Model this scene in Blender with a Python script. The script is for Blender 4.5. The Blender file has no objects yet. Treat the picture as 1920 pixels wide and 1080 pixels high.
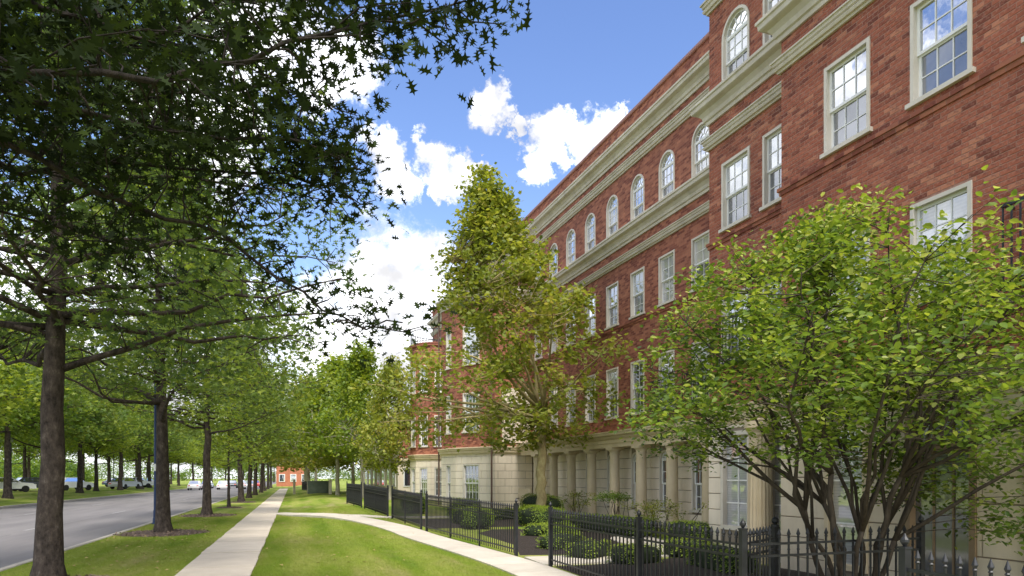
import bpy, math, random
import numpy as np
from mathutils import Vector, Matrix
R = math.radians
random.seed(7); rng = np.random.default_rng(7)
sc = bpy.context.scene
col = sc.collection

# ------------------------------------------------------------------ camera
# world: X = sideways from the street (right +), Y = along the street, Z up
YAW = R(17.84)
CAM_H = 1.7
cam_d = bpy.data.cameras.new('camera'); cam = bpy.data.objects.new('camera', cam_d); col.objects.link(cam)
cam_d.sensor_width = 36; cam_d.lens = 24; cam_d.shift_y = 357 / 1920
cam_d.clip_end = 6000; cam_d.clip_start = 0.05
cam.location = (0, 0, CAM_H); cam.rotation_euler = (R(90), 0, -YAW)
sc.camera = cam
CY, SY = math.cos(YAW), math.sin(YAW)
def at(px, py, Z):
    """point seen at (px,py) of the 1920x1080 photo, Z metres along the view axis"""
    X = (px - 960) / 1280 * Z
    return Vector((Z * SY + X * CY, Z * CY - X * SY, CAM_H + (897 - py) / 1280 * Z))
def on_ground(px, py, h=0.0):
    Z = (CAM_H - h) * 1280 / (py - 897)
    return at(px, py, Z)
def direction(px, py):
    return (at(px, py, 1.0) - Vector((0, 0, CAM_H))).normalized()

# ------------------------------------------------------------------ sky, sun, exposure
SUN_EL, SUN_AZ = R(52), R(180)       # azimuth measured from +Y towards +X: behind the camera, a little to the right
w = bpy.data.worlds.new('World'); sc.world = w; w.use_nodes = True
nt = w.node_tree; nt.nodes.clear()
def N(tree, t, **kw):
    n = tree.nodes.new(t)
    for k, v in kw.items():
        if k == 'ins':
            for i, x in v.items(): n.inputs[i].default_value = x
        else: setattr(n, k, v)
    return n
def L(tree, a, b): tree.links.new(a, b)
def build_sky():
    out = N(nt, 'ShaderNodeOutputWorld'); bg = N(nt, 'ShaderNodeBackground'); bg.inputs[1].default_value = 0.15
    L(nt, bg.outputs[0], out.inputs[0])
    sky = N(nt, 'ShaderNodeTexSky'); sky.sky_type = 'NISHITA'; sky.sun_disc = False
    sky.sun_elevation = SUN_EL; sky.sun_rotation = SUN_AZ
    sky.air_density = 1.25; sky.dust_density = 0.3; sky.ozone_density = 2.0
    hsv = N(nt, 'ShaderNodeHueSaturation', ins={0: .515, 1: 1.14, 2: 0.70}); L(nt, sky.outputs[0], hsv.inputs[4])
    tc = N(nt, 'ShaderNodeTexCoord'); d = tc.outputs['Generated']
    def noise(vec, scale, detail, rough=.55):
        n = N(nt, 'ShaderNodeTexNoise', ins={'Scale': scale, 'Detail': detail, 'Roughness': rough}); L(nt, vec, n.inputs['Vector']); return n
    def vm(op, a, b=None, const=None, scale=None):
        n = N(nt, 'ShaderNodeVectorMath', operation=op); L(nt, a, n.inputs[0])
        if b is not None: L(nt, b, n.inputs[1])
        if const is not None: n.inputs[1].default_value = const
        if scale is not None: n.inputs['Scale'].default_value = scale
        return n
    def ma(op, a, b=None, va=None, vb=None, clamp=False):
        n = N(nt, 'ShaderNodeMath', operation=op); n.use_clamp = clamp
        if a is not None: L(nt, a, n.inputs[0])
        if va is not None: n.inputs[0].default_value = va
        if b is not None: L(nt, b, n.inputs[1])
        if vb is not None: n.inputs[1].default_value = vb
        return n.outputs[0]
    def mr(v, a, b, c, e, smooth=True):
        n = N(nt, 'ShaderNodeMapRange', ins={1: a, 2: b, 3: c, 4: e}); n.interpolation_type = 'SMOOTHSTEP' if smooth else 'LINEAR'
        L(nt, v, n.inputs[0]); return n.outputs[0]
    n1 = noise(d, 7, 3); o1 = vm('SUBTRACT', n1.outputs['Color'], const=(.5, .5, .5)); s1 = vm('SCALE', o1.outputs[0], scale=.075)
    n2 = noise(d, 40, 6, .65); o2 = vm('SUBTRACT', n2.outputs['Color'], const=(.5, .5, .5)); s2 = vm('SCALE', o2.outputs[0], scale=.075)
    dd = vm('NORMALIZE', vm('ADD', vm('ADD', d, s1.outputs[0]).outputs[0], s2.outputs[0]).outputs[0]).outputs[0]
    blobs = [(700, 505, 62), (745, 488, 58), (800, 500, 58), (745, 560, 120), (690, 590, 110), (640, 650, 120), (820, 610, 90), (720, 700, 150),
             (703, 275, 34), (740, 335, 36), (715, 318, 28), (810, 282, 30), (850, 318, 36), (835, 345, 20),
             (632, 120, 52), (600, 170, 36), (470, 60, 90), (380, 240, 110),
             (920, 185, 34), (955, 212, 18), (1025, 268, 34), (1055, 250, 26), (1115, 262, 44), (998, 330, 24), (1165, 228, 20), (980, 240, 13), (905, 300, 10),
             (250, 560, 160), (60, 640, 180), (420, 720, 170)]
    f = None
    for px, py, r in blobs:
        b = direction(px, py); ang = r / 1280 * math.sqrt(abs(b.dot(Vector((SY, CY, 0)))))
        dt = vm('DOT_PRODUCT', dd, const=tuple(b)).outputs['Value']
        m = mr(dt, math.cos(ang * 1.6), math.cos(ang * .2), 0, 1)
        f = m if f is None else ma('MAXIMUM', f, m)
    # scattered cumulus over the rest of the sky, cover raised out of view for fill light, thinning where it is clear in the picture
    clear = vm('DOT_PRODUCT', d, const=tuple(direction(930, 260))).outputs['Value']
    cl = mr(clear, math.cos(R(34)), math.cos(R(50)), 0, 1)
    g = noise(d, 3.1, 6, .58)
    gm = ma('MULTIPLY', mr(g.outputs['Fac'], .37, .55, 0, 1), cl)
    f = ma('MAXIMUM', f, gm)
    fb = noise(d, 30, 8, .66)
    fld = ma('ADD', f, ma('MULTIPLY', ma('SUBTRACT', fb.outputs['Fac'], vb=.5), vb=2.1))
    fld = ma('MULTIPLY', fld, mr(f, 0, .3, 0, 1))
    mask = mr(fld, .12, 1.1, 0, 1)
    sh = noise(d, 8.5, 5); sh2 = mr(sh.outputs['Fac'], .40, .64, 1.0, .40)
    dens = mr(fld, .3, 1.0, .80, 1.0)
    c = N(nt, 'ShaderNodeCombineColor'); v = ma('MULTIPLY', ma('MULTIPLY', sh2, dens), vb=6.4)
    L(nt, v, c.inputs[0]); L(nt, v, c.inputs[1]); L(nt, ma('MULTIPLY', v, vb=1.03), c.inputs[2])
    # pale haze towards the horizon, all the way round
    sz = N(nt, 'ShaderNodeSeparateXYZ'); L(nt, d, sz.inputs[0])
    hz = N(nt, 'ShaderNodeMix', data_type='RGBA'); L(nt, mr(sz.outputs[2], -.02, .26, .9, 0), hz.inputs['Factor']); L(nt, hsv.outputs[0], hz.inputs['A']); hz.inputs['B'].default_value = (3.6, 3.9, 4.3, 1)
    mx = N(nt, 'ShaderNodeMix', data_type='RGBA'); L(nt, mask, mx.inputs['Factor']); L(nt, hz.outputs['Result'], mx.inputs['A']); L(nt, c.outputs[0], mx.inputs['B'])
    L(nt, mx.outputs['Result'], bg.inputs[0])
build_sky()
sd = bpy.data.lights.new('sun', 'SUN'); sd.energy = 2.4; sd.angle = R(22); sd.color = (1, .95, .86)
sun = bpy.data.objects.new('sun', sd); col.objects.link(sun)
sv = Vector((math.sin(SUN_AZ) * math.cos(SUN_EL), math.cos(SUN_AZ) * math.cos(SUN_EL), math.sin(SUN_EL)))
sun.rotation_euler = sv.to_track_quat('Z', 'Y').to_euler()
sc.view_settings.view_transform = 'Standard'; sc.view_settings.look = 'None'
sc.view_settings.exposure = 1.22; sc.view_settings.gamma = 1
sc.render.engine = 'CYCLES'; sc.cycles.use_denoising = True
sc.cycles.max_bounces = 6; sc.cycles.transparent_max_bounces = 6; sc.cycles.caustics_reflective = False; sc.cycles.caustics_refractive = False

# ------------------------------------------------------------------ materials
M = {}
def new_mat(name):
    m = bpy.data.materials.new(name); m.use_nodes = True; M[name] = m
    t = m.node_tree; return m, t, t.nodes['Principled BSDF']
def ramp(t, fac, stops):
    r = N(t, 'ShaderNodeValToRGB'); e = r.color_ramp.elements
    while len(e) < len(stops): e.new(.5)
    for i, (p, c) in enumerate(stops): e[i].position = p; e[i].color = (*c, 1)
    L(t, fac, r.inputs[0]); return r.outputs[0]
def tnoise(t, scale, detail=4, vec=None, rough=.6):
    n = N(t, 'ShaderNodeTexNoise', ins={'Scale': scale, 'Detail': detail, 'Roughness': rough})
    if vec is None:
        tc = N(t, 'ShaderNodeTexCoord'); vec = tc.outputs['Object']
    L(t, vec, n.inputs['Vector']); return n.outputs['Fac']
def bump(t, p, h, strength, dist=.01):
    b = N(t, 'ShaderNodeBump', ins={'Strength': strength, 'Distance': dist}); L(t, h, b.inputs['Height']); L(t, b.outputs[0], p.inputs['Normal']); return b
def mixc(t, f, a, b, blend='MIX'):
    m = N(t, 'ShaderNodeMix', data_type='RGBA', blend_type=blend)
    for s, v in (('Factor', f), ('A', a), ('B', b)):
        i = [x for x in m.inputs if x.name == s and (x.type == 'RGBA' or (s == 'Factor' and x.type == 'VALUE'))][0]
        if isinstance(v, (int, float)): i.default_value = v
        elif isinstance(v, tuple): i.default_value = (*v, 1)
        else: L(t, v, i)
    return [o for o in m.outputs if o.type == 'RGBA'][0]
def attr(t, name='tint'):
    return N(t, 'ShaderNodeAttribute', attribute_name=name).outputs['Fac']
def noisy(name, c1, c2, scale, rough=.7, b=.3, bscale=None, dist=.01, c3=None, spec=.4):
    m, t, p = new_mat(name)
    stops = [(.3, c1), (.7, c2)] if c3 is None else [(.25, c1), (.5, c2), (.75, c3)]
    L(t, ramp(t, tnoise(t, scale, 6), stops), p.inputs['Base Color'])
    p.inputs['Roughness'].default_value = rough; p.inputs['Specular IOR Level'].default_value = spec
    if b: bump(t, p, tnoise(t, bscale or scale * 4, 5), b, dist)
    return m
BR1, BR2, BR3 = (.165, .050, .033), (.345, .106, .060), (.50, .205, .12)
def weather(t, c, amt=.38, col_=(.09, .045, .04), sc_=1.0):
    ge = N(t, 'ShaderNodeNewGeometry'); mp = N(t, 'ShaderNodeMapping'); mp.inputs['Scale'].default_value = (2.2 * sc_, 2.2 * sc_, .22 * sc_); L(t, ge.outputs['Position'], mp.inputs[0])
    return mixc(t, mr_(t, tnoise(t, 1.0, 6, mp.outputs[0], .65), .52, .78, 0, amt), c, col_)
def brick_geo():
    m, t, p = new_mat('brick')
    c = ramp(t, attr(t), [(0, BR1), (.45, BR2), (.8, (.40, .13, .076)), (1, BR3)])
    n = tnoise(t, 26, 6); c = mixc(t, mr_(t, n, .5, .72, 0, .75), c, (.46, .23, .16)); c = mixc(t, mr_(t, tnoise(t, 17, 6), .52, .75, 0, .7), c, (.13, .04, .035))
    big = tnoise(t, .7, 3); c = mixc(t, mr_(t, big, .35, .75, 0, .3), c, (.16, .045, .04))
    c = weather(t, c)
    L(t, c, p.inputs['Base Color']); p.inputs['Roughness'].default_value = .85; p.inputs['Specular IOR Level'].default_value = .25
    bump(t, p, tnoise(t, 60, 5), .6, .008)
def mr_(t, v, a, b, c, e):
    n = N(t, 'ShaderNodeMapRange', ins={1: a, 2: b, 3: c, 4: e}); L(t, v, n.inputs[0]); return n.outputs[0]
brick_geo()
def brick_tex():
    m, t, p = new_mat('brick_far')
    tc = N(t, 'ShaderNodeTexCoord'); sx = N(t, 'ShaderNodeSeparateXYZ'); L(t, tc.outputs['Object'], sx.inputs[0])
    ad = N(t, 'ShaderNodeMath', operation='ADD'); L(t, sx.outputs[0], ad.inputs[0]); L(t, sx.outputs[1], ad.inputs[1])
    cv = N(t, 'ShaderNodeCombineXYZ'); L(t, ad.outputs[0], cv.inputs[0]); L(t, sx.outputs[2], cv.inputs[1])
    b = N(t, 'ShaderNodeTexBrick', ins={'Color1': (*BR1, 1), 'Color2': (*BR3, 1), 'Mortar': (.30, .16, .12, 1), 'Scale': 1, 'Mortar Size': .006, 'Mortar Smooth': .3, 'Bias': -.1, 'Brick Width': .21, 'Row Height': .075})
    L(t, cv.outputs[0], b.inputs['Vector'])
    c = mixc(t, mr_(t, tnoise(t, 14, 5), .48, .75, 0, .55), b.outputs['Color'], (.33, .10, .065))
    c = mixc(t, mr_(t, tnoise(t, .5, 3), .35, .75, 0, .3), c, (.19, .05, .04))
    c = weather(t, c)
    L(t, c, p.inputs['Base Color']); p.inputs['Roughness'].default_value = .85; p.inputs['Specular IOR Level'].default_value = .25
    bump(t, p, b.outputs['Fac'], -.5, .01)
brick_tex()
noisy('mortar', (.30, .15, .11), (.44, .26, .20), 14, .9, .3)
def stone(name, c1, c2, scale, amt=.4):
    m, t, p = new_mat(name); c = ramp(t, tnoise(t, scale, 6), [(.3, c1), (.7, c2)])
    c = weather(t, c, amt, tuple(x * .52 for x in c1), 1.3); L(t, c, p.inputs['Base Color']); p.inputs['Roughness'].default_value = .8; p.inputs['Specular IOR Level'].default_value = .3
    bump(t, p, tnoise(t, 42, 5), .25, .004)
stone('trim_stone', (.52, .47, .39), (.66, .61, .52), 1.6, .5)
stone('limestone', (.60, .51, .385), (.76, .66, .51), 1.3, .3)
stone('limestone_pale', (.71, .62, .50), (.83, .74, .61), 1.1, .3)
stone('tan_stone', (.58, .47, .31), (.70, .59, .41), 1.2, .3)
noisy('stone_joint', (.22, .18, .14), (.30, .25, .2), 8, .9, .2)
noisy('casing', (.60, .55, .47), (.68, .63, .55), 2, .6, .05, 30, .002)
noisy('white_paint', (.78, .78, .77), (.84, .84, .83), 3, .45, .03, 40, .002)
noisy('brown_frame', (.23, .16, .09), (.30, .21, .13), 4, .5, .1)
noisy('iron', (.012, .013, .016), (.030, .031, .036), 9, .42, .15, 90, .002)
noisy('roof_membrane', (.25, .24, .23), (.32, .31, .3), 3, .9, .2)
noisy('drainpipe', (.10, .06, .045), (.15, .09, .07), 3, .5, .1)
noisy('red_cap', (.27, .12, .10), (.34, .17, .14), 3, .6, .1)
def glass(name, base, fac, rough=.02, base2=None, stripes=0):
    m, t, p = new_mat(name); p.inputs['Roughness'].default_value = .6
    c = ramp(t, tnoise(t, 1.7, 3), [(.35, base), (.7, base2 or base)])
    if stripes:
        tc = N(t, 'ShaderNodeTexCoord'); wv = N(t, 'ShaderNodeTexWave', ins={'Scale': stripes, 'Distortion': .4}); wv.bands_direction = 'Z'
        L(t, tc.outputs['Object'], wv.inputs['Vector']); c = mixc(t, mr_(t, wv.outputs['Fac'], 0, 1, 0, .35), c, tuple(x * .6 for x in base))
    L(t, c, p.inputs['Base Color'])
    gl = N(t, 'ShaderNodeBsdfGlossy', ins={'Roughness': rough}); gl.inputs['Color'].default_value = (.92, .95, 1, 1)
    wob = N(t, 'ShaderNodeBump', ins={'Strength': .05, 'Distance': .02}); L(t, tnoise(t, 3.5, 2), wob.inputs['Height']); L(t, wob.outputs[0], gl.inputs['Normal'])
    fr = N(t, 'ShaderNodeFresnel', ins={'IOR': 1.5}); ad = N(t, 'ShaderNodeMath', operation='ADD'); ad.inputs[1].default_value = fac; ad.use_clamp = True
    L(t, fr.outputs[0], ad.inputs[0])
    mx = N(t, 'ShaderNodeMixShader'); L(t, ad.outputs[0], mx.inputs[0]); L(t, p.outputs[0], mx.inputs[1]); L(t, gl.outputs[0], mx.inputs[2])
    L(t, mx.outputs[0], t.nodes['Material Output'].inputs[0])
glass('glass_sky', (.03, .04, .06), .62, base2=(.10, .12, .16))
glass('glass_blind', (.50, .51, .52), .30, stripes=6)
glass('glass_curtain', (.62, .60, .56), .26, base2=(.30, .30, .31))
glass('glass_screen', (.06, .065, .075), .20, .10, (.14, .15, .17))
glass('glass_dark', (.02, .022, .026), .25)
def concrete(name, c1, c2):
    m, t, p = new_mat(name); c = ramp(t, tnoise(t, 2.2, 6), [(.3, c1), (.7, c2)])
    oi = N(t, 'ShaderNodeObjectInfo'); c = mixc(t, mr_(t, oi.outputs['Random'], 0, 1, 0, .28), c, tuple(x * .62 for x in c1))
    c = mixc(t, mr_(t, tnoise(t, .8, 6, N(t, 'ShaderNodeNewGeometry').outputs['Position'], .7), .5, .75, 0, .42), c, tuple(x * .6 for x in c1))
    c = mixc(t, mr_(t, tnoise(t, 90, 2), .6, .75, 0, .35), c, tuple(x * .45 for x in c1))
    L(t, c, p.inputs['Base Color']); p.inputs['Roughness'].default_value = .88; bump(t, p, tnoise(t, 60, 4), .25, .003)
concrete('concrete', (.60, .515, .41), (.70, .61, .50)); concrete('concrete_pale', (.56, .50, .41), (.66, .60, .50))
noisy('kerb_concrete', (.36, .32, .27), (.47, .43, .37), 2.5, .9, .25, 50, .004)
def asphalt():
    m, t, p = new_mat('road_surface')
    tc = N(t, 'ShaderNodeTexCoord'); mp = N(t, 'ShaderNodeMapping'); mp.inputs['Scale'].default_value = (1, .12, 1); L(t, tc.outputs['Object'], mp.inputs[0])
    c = ramp(t, tnoise(t, 1.1, 5, mp.outputs[0]), [(.3, (.15, .138, .137)), (.7, (.225, .208, .203))])
    c = mixc(t, mr_(t, tnoise(t, 120, 3), .4, .7, 0, .4), c, (.11, .10, .10))
    L(t, c, p.inputs['Base Color']); p.inputs['Roughness'].default_value = .8; bump(t, p, tnoise(t, 150, 3), .3, .004)
asphalt()
noisy('road_paint', (.24, .23, .23), (.42, .41, .40), 9, .8, .2)
noisy('tar_seam', (.06, .055, .055), (.11, .105, .1), 12, .7, .2)
noisy('mulch', (.055, .036, .026), (.15, .105, .08), 22, .95, .9, 60, .03)
noisy('dark_mulch', (.018, .013, .010), (.055, .040, .032), 25, .95, .9, 60, .03)
def grass_color(t):
    tc = N(t, 'ShaderNodeTexCoord'); v = tc.outputs['Object']
    mp = N(t, 'ShaderNodeMapping'); mp.inputs['Rotation'].default_value = (0, 0, R(-22)); mp.inputs['Scale'].default_value = (1.15, .22, 1); L(t, v, mp.inputs[0])
    stripe = tnoise(t, .8, 3, mp.outputs[0])
    sx = N(t, 'ShaderNodeSeparateXYZ'); L(t, v, sx.inputs[0])
    c = ramp(t, stripe, [(.34, (.14, .235, .018)), (.46, (.21, .295, .025)), (.56, (.29, .32, .07)), (.66, (.40, .36, .15))])
    ph = N(t, 'ShaderNodeMath', operation='MULTIPLY_ADD'); L(t, sx.outputs[0], ph.inputs[0]); ph.inputs[1].default_value = 5.2; L(t, tnoise(t, .35, 2, v), ph.inputs[2])
    sn = N(t, 'ShaderNodeMath', operation='SINE'); L(t, ph.outputs[0], sn.inputs[0])
    c = mixc(t, mr_(t, sn.outputs[0], -.3, .6, 0, .42), c, (.38, .42, .09))
    c = mixc(t, mr_(t, tnoise(t, 1.3, 5, v, .7), .5, .72, 0, .6), c, (.36, .34, .12))
    c = mixc(t, mr_(t, tnoise(t, 5.5, 5, v, .7), .48, .7, 0, .6), c, (.12, .185, .02))
    return c
def grassmats():
    m, t, p = new_mat('lawn')
    c = grass_color(t); c = mixc(t, mr_(t, tnoise(t, 34, 4), .4, .8, 0, .55), c, (.08, .11, .016))
    L(t, c, p.inputs['Base Color']); p.inputs['Roughness'].default_value = .9; p.inputs['Specular IOR Level'].default_value = .15
    bump(t, p, tnoise(t, 70, 4), .8, .03)
    m, t, p = new_mat('grass_blade')
    c = grass_color(t); c = mixc(t, mr_(t, attr(t), 0, 1, 0, .75), c, (.30, .36, .06)); L(t, c, p.inputs['Base Color'])
    p.inputs['Roughness'].default_value = .65; p.inputs['Specular IOR Level'].default_value = .25
    tr = N(t, 'ShaderNodeBsdfTranslucent'); L(t, c, tr.inputs[0]); mx = N(t, 'ShaderNodeMixShader', ins={0: .3})
    L(t, p.outputs[0], mx.inputs[1]); L(t, tr.outputs[0], mx.inputs[2]); L(t, mx.outputs[0], t.nodes['Material Output'].inputs[0])
grassmats()
def leaf_mat(name, stops, trans=.38, rough=.5, tcol=None):
    m, t, p = new_mat(name); c = ramp(t, attr(t), stops); L(t, c, p.inputs['Base Color'])
    p.inputs['Roughness'].default_value = rough; p.inputs['Specular IOR Level'].default_value = .35 if rough < .7 else .12
    tr = N(t, 'ShaderNodeBsdfTranslucent')
    hs = N(t, 'ShaderNodeHueSaturation', ins={0: .485, 1: 1.1, 2: 1.9}); L(t, c, hs.inputs[4]); L(t, hs.outputs[0], tr.inputs[0])
    mx = N(t, 'ShaderNodeMixShader', ins={0: trans}); L(t, p.outputs[0], mx.inputs[1]); L(t, tr.outputs[0], mx.inputs[2])
    L(t, mx.outputs[0], t.nodes['Material Output'].inputs[0])
leaf_mat('oak_leaf', [(0, (.05, .090, .024)), (.5, (.115, .175, .034)), (1, (.23, .28, .045))], .45)
leaf_mat('near_oak_leaf', [(0, (.010, .017, .006)), (.5, (.019, .032, .008)), (1, (.042, .066, .012))], .2, .75)  # darker than oak_leaf: shade of the backlit canopy put into the colour
leaf_mat('far_leaf', [(0, (.07, .13, .022)), (.5, (.14, .21, .03)), (1, (.26, .31, .04))], .45)
leaf_mat('sycamore_leaf', [(0, (.08, .115, .020)), (.45, (.165, .205, .032)), (.8, (.27, .30, .05)), (1, (.36, .33, .08))], .42)
leaf_mat('bright_leaf', [(0, (.055, .10, .02)), (.5, (.14, .215, .034)), (.85, (.26, .32, .05)), (1, (.38, .42, .14))], .42, .38)
leaf_mat('box_leaf', [(0, (.055, .10, .018)), (.5, (.14, .22, .03)), (1, (.27, .35, .045))], .35)
noisy('hedge_core', (.010, .018, .006), (.025, .04, .012), 12, .95, .6)
def bark(name, c1, c2, c3=None, scale=3.0, stretch=.35, b=.9):
    m, t, p = new_mat(name)
    tc = N(t, 'ShaderNodeTexCoord'); mp = N(t, 'ShaderNodeMapping'); mp.inputs['Scale'].default_value = (1, 1, stretch); L(t, tc.outputs['Object'], mp.inputs[0])
    n = tnoise(t, scale * 4, 7, mp.outputs[0], .68)
    c = ramp(t, n, [(.32, c1), (.6, c2)] + ([(.75, c3)] if c3 else []))
    L(t, c, p.inputs['Base Color']); p.inputs['Roughness'].default_value = .95; p.inputs['Specular IOR Level'].default_value = .15
    bump(t, p, n, b, .05)
bark('oak_bark', (.022, .018, .016), (.080, .064, .054), (.17, .15, .13), 2.6, .55, 1.0)
bark('dark_bark', (.014, .012, .010), (.045, .038, .032), (.08, .07, .06), 3.2, .4)
bark('sycamore_bark', (.22, .16, .08), (.36, .31, .15), (.48, .45, .28), 1.3, .6, .3)
bark('pale_bark', (.26, .23, .17), (.42, .39, .31), (.55, .53, .46), 1.4, .6, .3)
bark('shrub_bark', (.035, .028, .022), (.075, .060, .048), (.12, .105, .09), 3.5, .3, .5)

# ------------------------------------------------------------------ mesh helpers
class MB:
    def __init__(s): s.v = []; s.f = []; s.t = []
    def add(s, v, f, tint=None):
        o = len(s.v); s.v += [tuple(p) for p in v]; s.f += [tuple(i + o for i in q) for q in f]
        s.t += [(.5 if tint is None else tint)] * len(f); return s
    def box(s, x0, x1, y0, y1, z0, z1, tint=None):
        return s.add([(x0, y0, z0), (x1, y0, z0), (x1, y1, z0), (x0, y1, z0), (x0, y0, z1), (x1, y0, z1), (x1, y1, z1), (x0, y1, z1)],
              [(0, 3, 2, 1), (4, 5, 6, 7), (0, 1, 5, 4), (1, 2, 6, 5), (2, 3, 7, 6), (3, 0, 4, 7)], tint)
    def lathe(s, prof, n=16, c=(0, 0), flute=0):
        v = []; f = []
        for r, z in prof:
            for i in range(n):
                a = 2 * math.pi * i / n; rr = r * (1 - (flute if i % 2 else 0)); v.append((c[0] + rr * math.cos(a), c[1] + rr * math.sin(a), z))
        for k in range(len(prof) - 1):
            for i in range(n):
                j = (i + 1) % n; f.append((k * n + i, k * n + j, (k + 1) * n + j, (k + 1) * n + i))
        f.append(tuple(range(n - 1, -1, -1))); f.append(tuple(range((len(prof) - 1) * n, len(prof) * n)))
        return s.add(v, f)
    def tube(s, pts, rad, n=6, cap=True):
        pts = [Vector(p) for p in pts]; v = []; f = []; up = Vector((.13, .97, .2))
        for i, p in enumerate(pts):
            d = (pts[min(i + 1, len(pts) - 1)] - pts[max(i - 1, 0)]).normalized()
            a = d.cross(up)
            if a.length < .1: a = d.cross(Vector((1, 0, 0)))
            a.normalize(); b = d.cross(a); r = rad[i] if hasattr(rad, '__len__') else rad
            for k in range(n):
                t = 2 * math.pi * k / n; v.append(p + a * (r * math.cos(t)) + b * (r * math.sin(t)))
        m = len(pts)
        for i in range(m - 1):
            for k in range(n):
                j = (k + 1) % n; f.append((i * n + k, (i + 1) * n + k, (i + 1) * n + j, i * n + j))
        if cap: f.append(tuple(range(n))); f.append(tuple(range(m * n - 1, (m - 1) * n - 1, -1)))
        return s.add(v, f)
    def sweep(s, path, prof, closed=False):
        """profile [(out,z)] along plan path [(x,y)]; out is to the LEFT of travel"""
        n = len(path); k = len(prof); P = [Vector((p[0], p[1])) for p in path]; v = []; f = []
        for i, p in enumerate(P):
            a = (P[i] - P[i - 1]).normalized() if (i > 0 or closed) else None
            b = (P[(i + 1) % n] - P[i]).normalized() if (i < n - 1 or closed) else None
            na = Vector((-a.y, a.x)) if a else None; nb = Vector((-b.y, b.x)) if b else None
            if na is None: m = nb
            elif nb is None: m = na
            else: m = (na + nb) / max(.2, 1 + na.dot(nb))
            for o, z in prof: v.append((p.x + m.x * o, p.y + m.y * o, z))
        for i in range(n if closed else n - 1):
            j = (i + 1) % n
            for q in range(k - 1): f.append((i * k + q, j * k + q, j * k + q + 1, i * k + q + 1))
        if not closed: f.append(tuple(range(k))); f.append(tuple(range(n * k - 1, (n - 1) * k - 1, -1)))
        return s.add(v, f)
    def mesh(s, name, smooth=False):
        me = bpy.data.meshes.new(name); me.from_pydata(s.v, [], s.f)
        at_ = me.attributes.new('tint', 'FLOAT', 'FACE'); at_.data.foreach_set('value', s.t)
        if smooth: me.polygons.foreach_set('use_smooth', [True] * len(me.polygons))
        me.update(); return me
def put(name, me, mat, parent=None, loc=(0, 0, 0), rz=0, kind=None):
    if isinstance(me, MB): me = me.mesh(name)
    if mat and not me.materials: me.materials.append(M[mat])
    o = bpy.data.objects.new(name, me); col.objects.link(o)
    if parent: o.parent = parent
    o.location = loc
    if rz: o.rotation_euler = (0, 0, rz)
    if kind: o['kind'] = kind
    return o
def tag(o, label, cat, group=None):
    o['label'] = label; o['category'] = cat
    if group: o['group'] = group
    return o
def empty(name, loc=(0, 0, 0), rz=0):
    o = bpy.data.objects.new(name, None); col.objects.link(o); o.location = loc; o.rotation_euler = (0, 0, rz); o.empty_display_size = .3
    return o
def structure(o): o['kind'] = 'structure'; return o
def sstep(x, a, b):
    t = min(1, max(0, (x - a) / (b - a))); return t * t * (3 - 2 * t)

# ------------------------------------------------------------------ ground
FENCE = [(4.70, -3), (4.70, 6.36), (4.68, 12.15), (4.60, 14.0), (3.84, 20.3), (3.8, 21.0), (3.55, 25.6), (3.5, 26.5), (3.2, 32.3), (3.15, 33.3), (2.9, 39.0), (2.6, 46)]
def fence_l(s):
    for (a, b), (c, d) in zip(FENCE, FENCE[1:]):
        if b <= s <= d: return a + (c - a) * (s - b) / (d - b)
    return FENCE[-1][0] if s > 0 else FENCE[0][0]
def gz(l, s):
    if l < -0.6:
        z = 0.0
        if l < -16.75: z = .05 + .30 * sstep(-l, 17, 20)
        return z
    return .30 * sstep(s, 11, 36) * sstep(l, -.5, 2.6)
def ground():
    ls = sorted(set([-2500, -800, -250, -120, -80, -60, -45, -36, -30, -26, -23, -21, -20, -19, -18.3, -17.6, -16.9, -16.75, -16.7, -5.28, -5.22, -5.0, -4.5, -4, -3, -2.2, -1.94, -.68, -.5] + [x * .4 for x in range(-1, 26)] + [11, 14, 20, 40, 90, 250, 800, 2500]))
    ss = sorted(set([-2500, -600, -150, -60, -25] + [x * 1.0 for x in range(-12, 62)] + [65, 70, 76, 84, 95, 110, 130, 160, 200, 300, 450, 800, 1500, 3500]))
    v = []; f = []
    for s in ss:
        for l in ls:
            z = gz(l, s)
            if -16.72 < l < -5.25: z = -.4
            v.append((l, s, z))
    n = len(ls)
    for j in range(len(ss) - 1):
        for i in range(n - 1): f.append((j * n + i, j * n + i + 1, (j + 1) * n + i + 1, (j + 1) * n + i))
    b = MB(); b.add(v, f); structure(put('ground', b.mesh('ground', True), 'lawn'))
ground()
S_END = 260.0
b = MB(); b.box(-16.6, -5.2, -40, S_END * 2, -.3, -.12); road = structure(put('road', b, 'road_surface'))
for l in (-8.9, -12.8):
    b = MB()
    s = -20
    rr = random.Random(int(-l * 10))
    while s < 150:
        e = s + rr.uniform(2, 7); o = rr.uniform(-.03, .03)
        b.add([(l + .22 + o, s, -.1165), (l + .22 + o + rr.uniform(.025, .06), s, -.1165), (l + .22 + o + rr.uniform(.02, .05), e, -.1165), (l + .22 + o, e, -.1165)], [(0, 1, 2, 3)]); s = e + rr.uniform(.2, 3)
    put('joint_seam', b, 'tar_seam', road)
    dash = MB(); dash.add([(-.055, 0, 0), (.055, 0, 0), (.055, 3.0, 0), (-.055, 3.0, 0)], [(0, 1, 2, 3)]); dm = dash.mesh('lane_dash')
    for k in range(-1, 14): put('lane_dash', dm, 'road_paint', road, (l, 3.5 + k * 12.2, -.1155))
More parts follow.
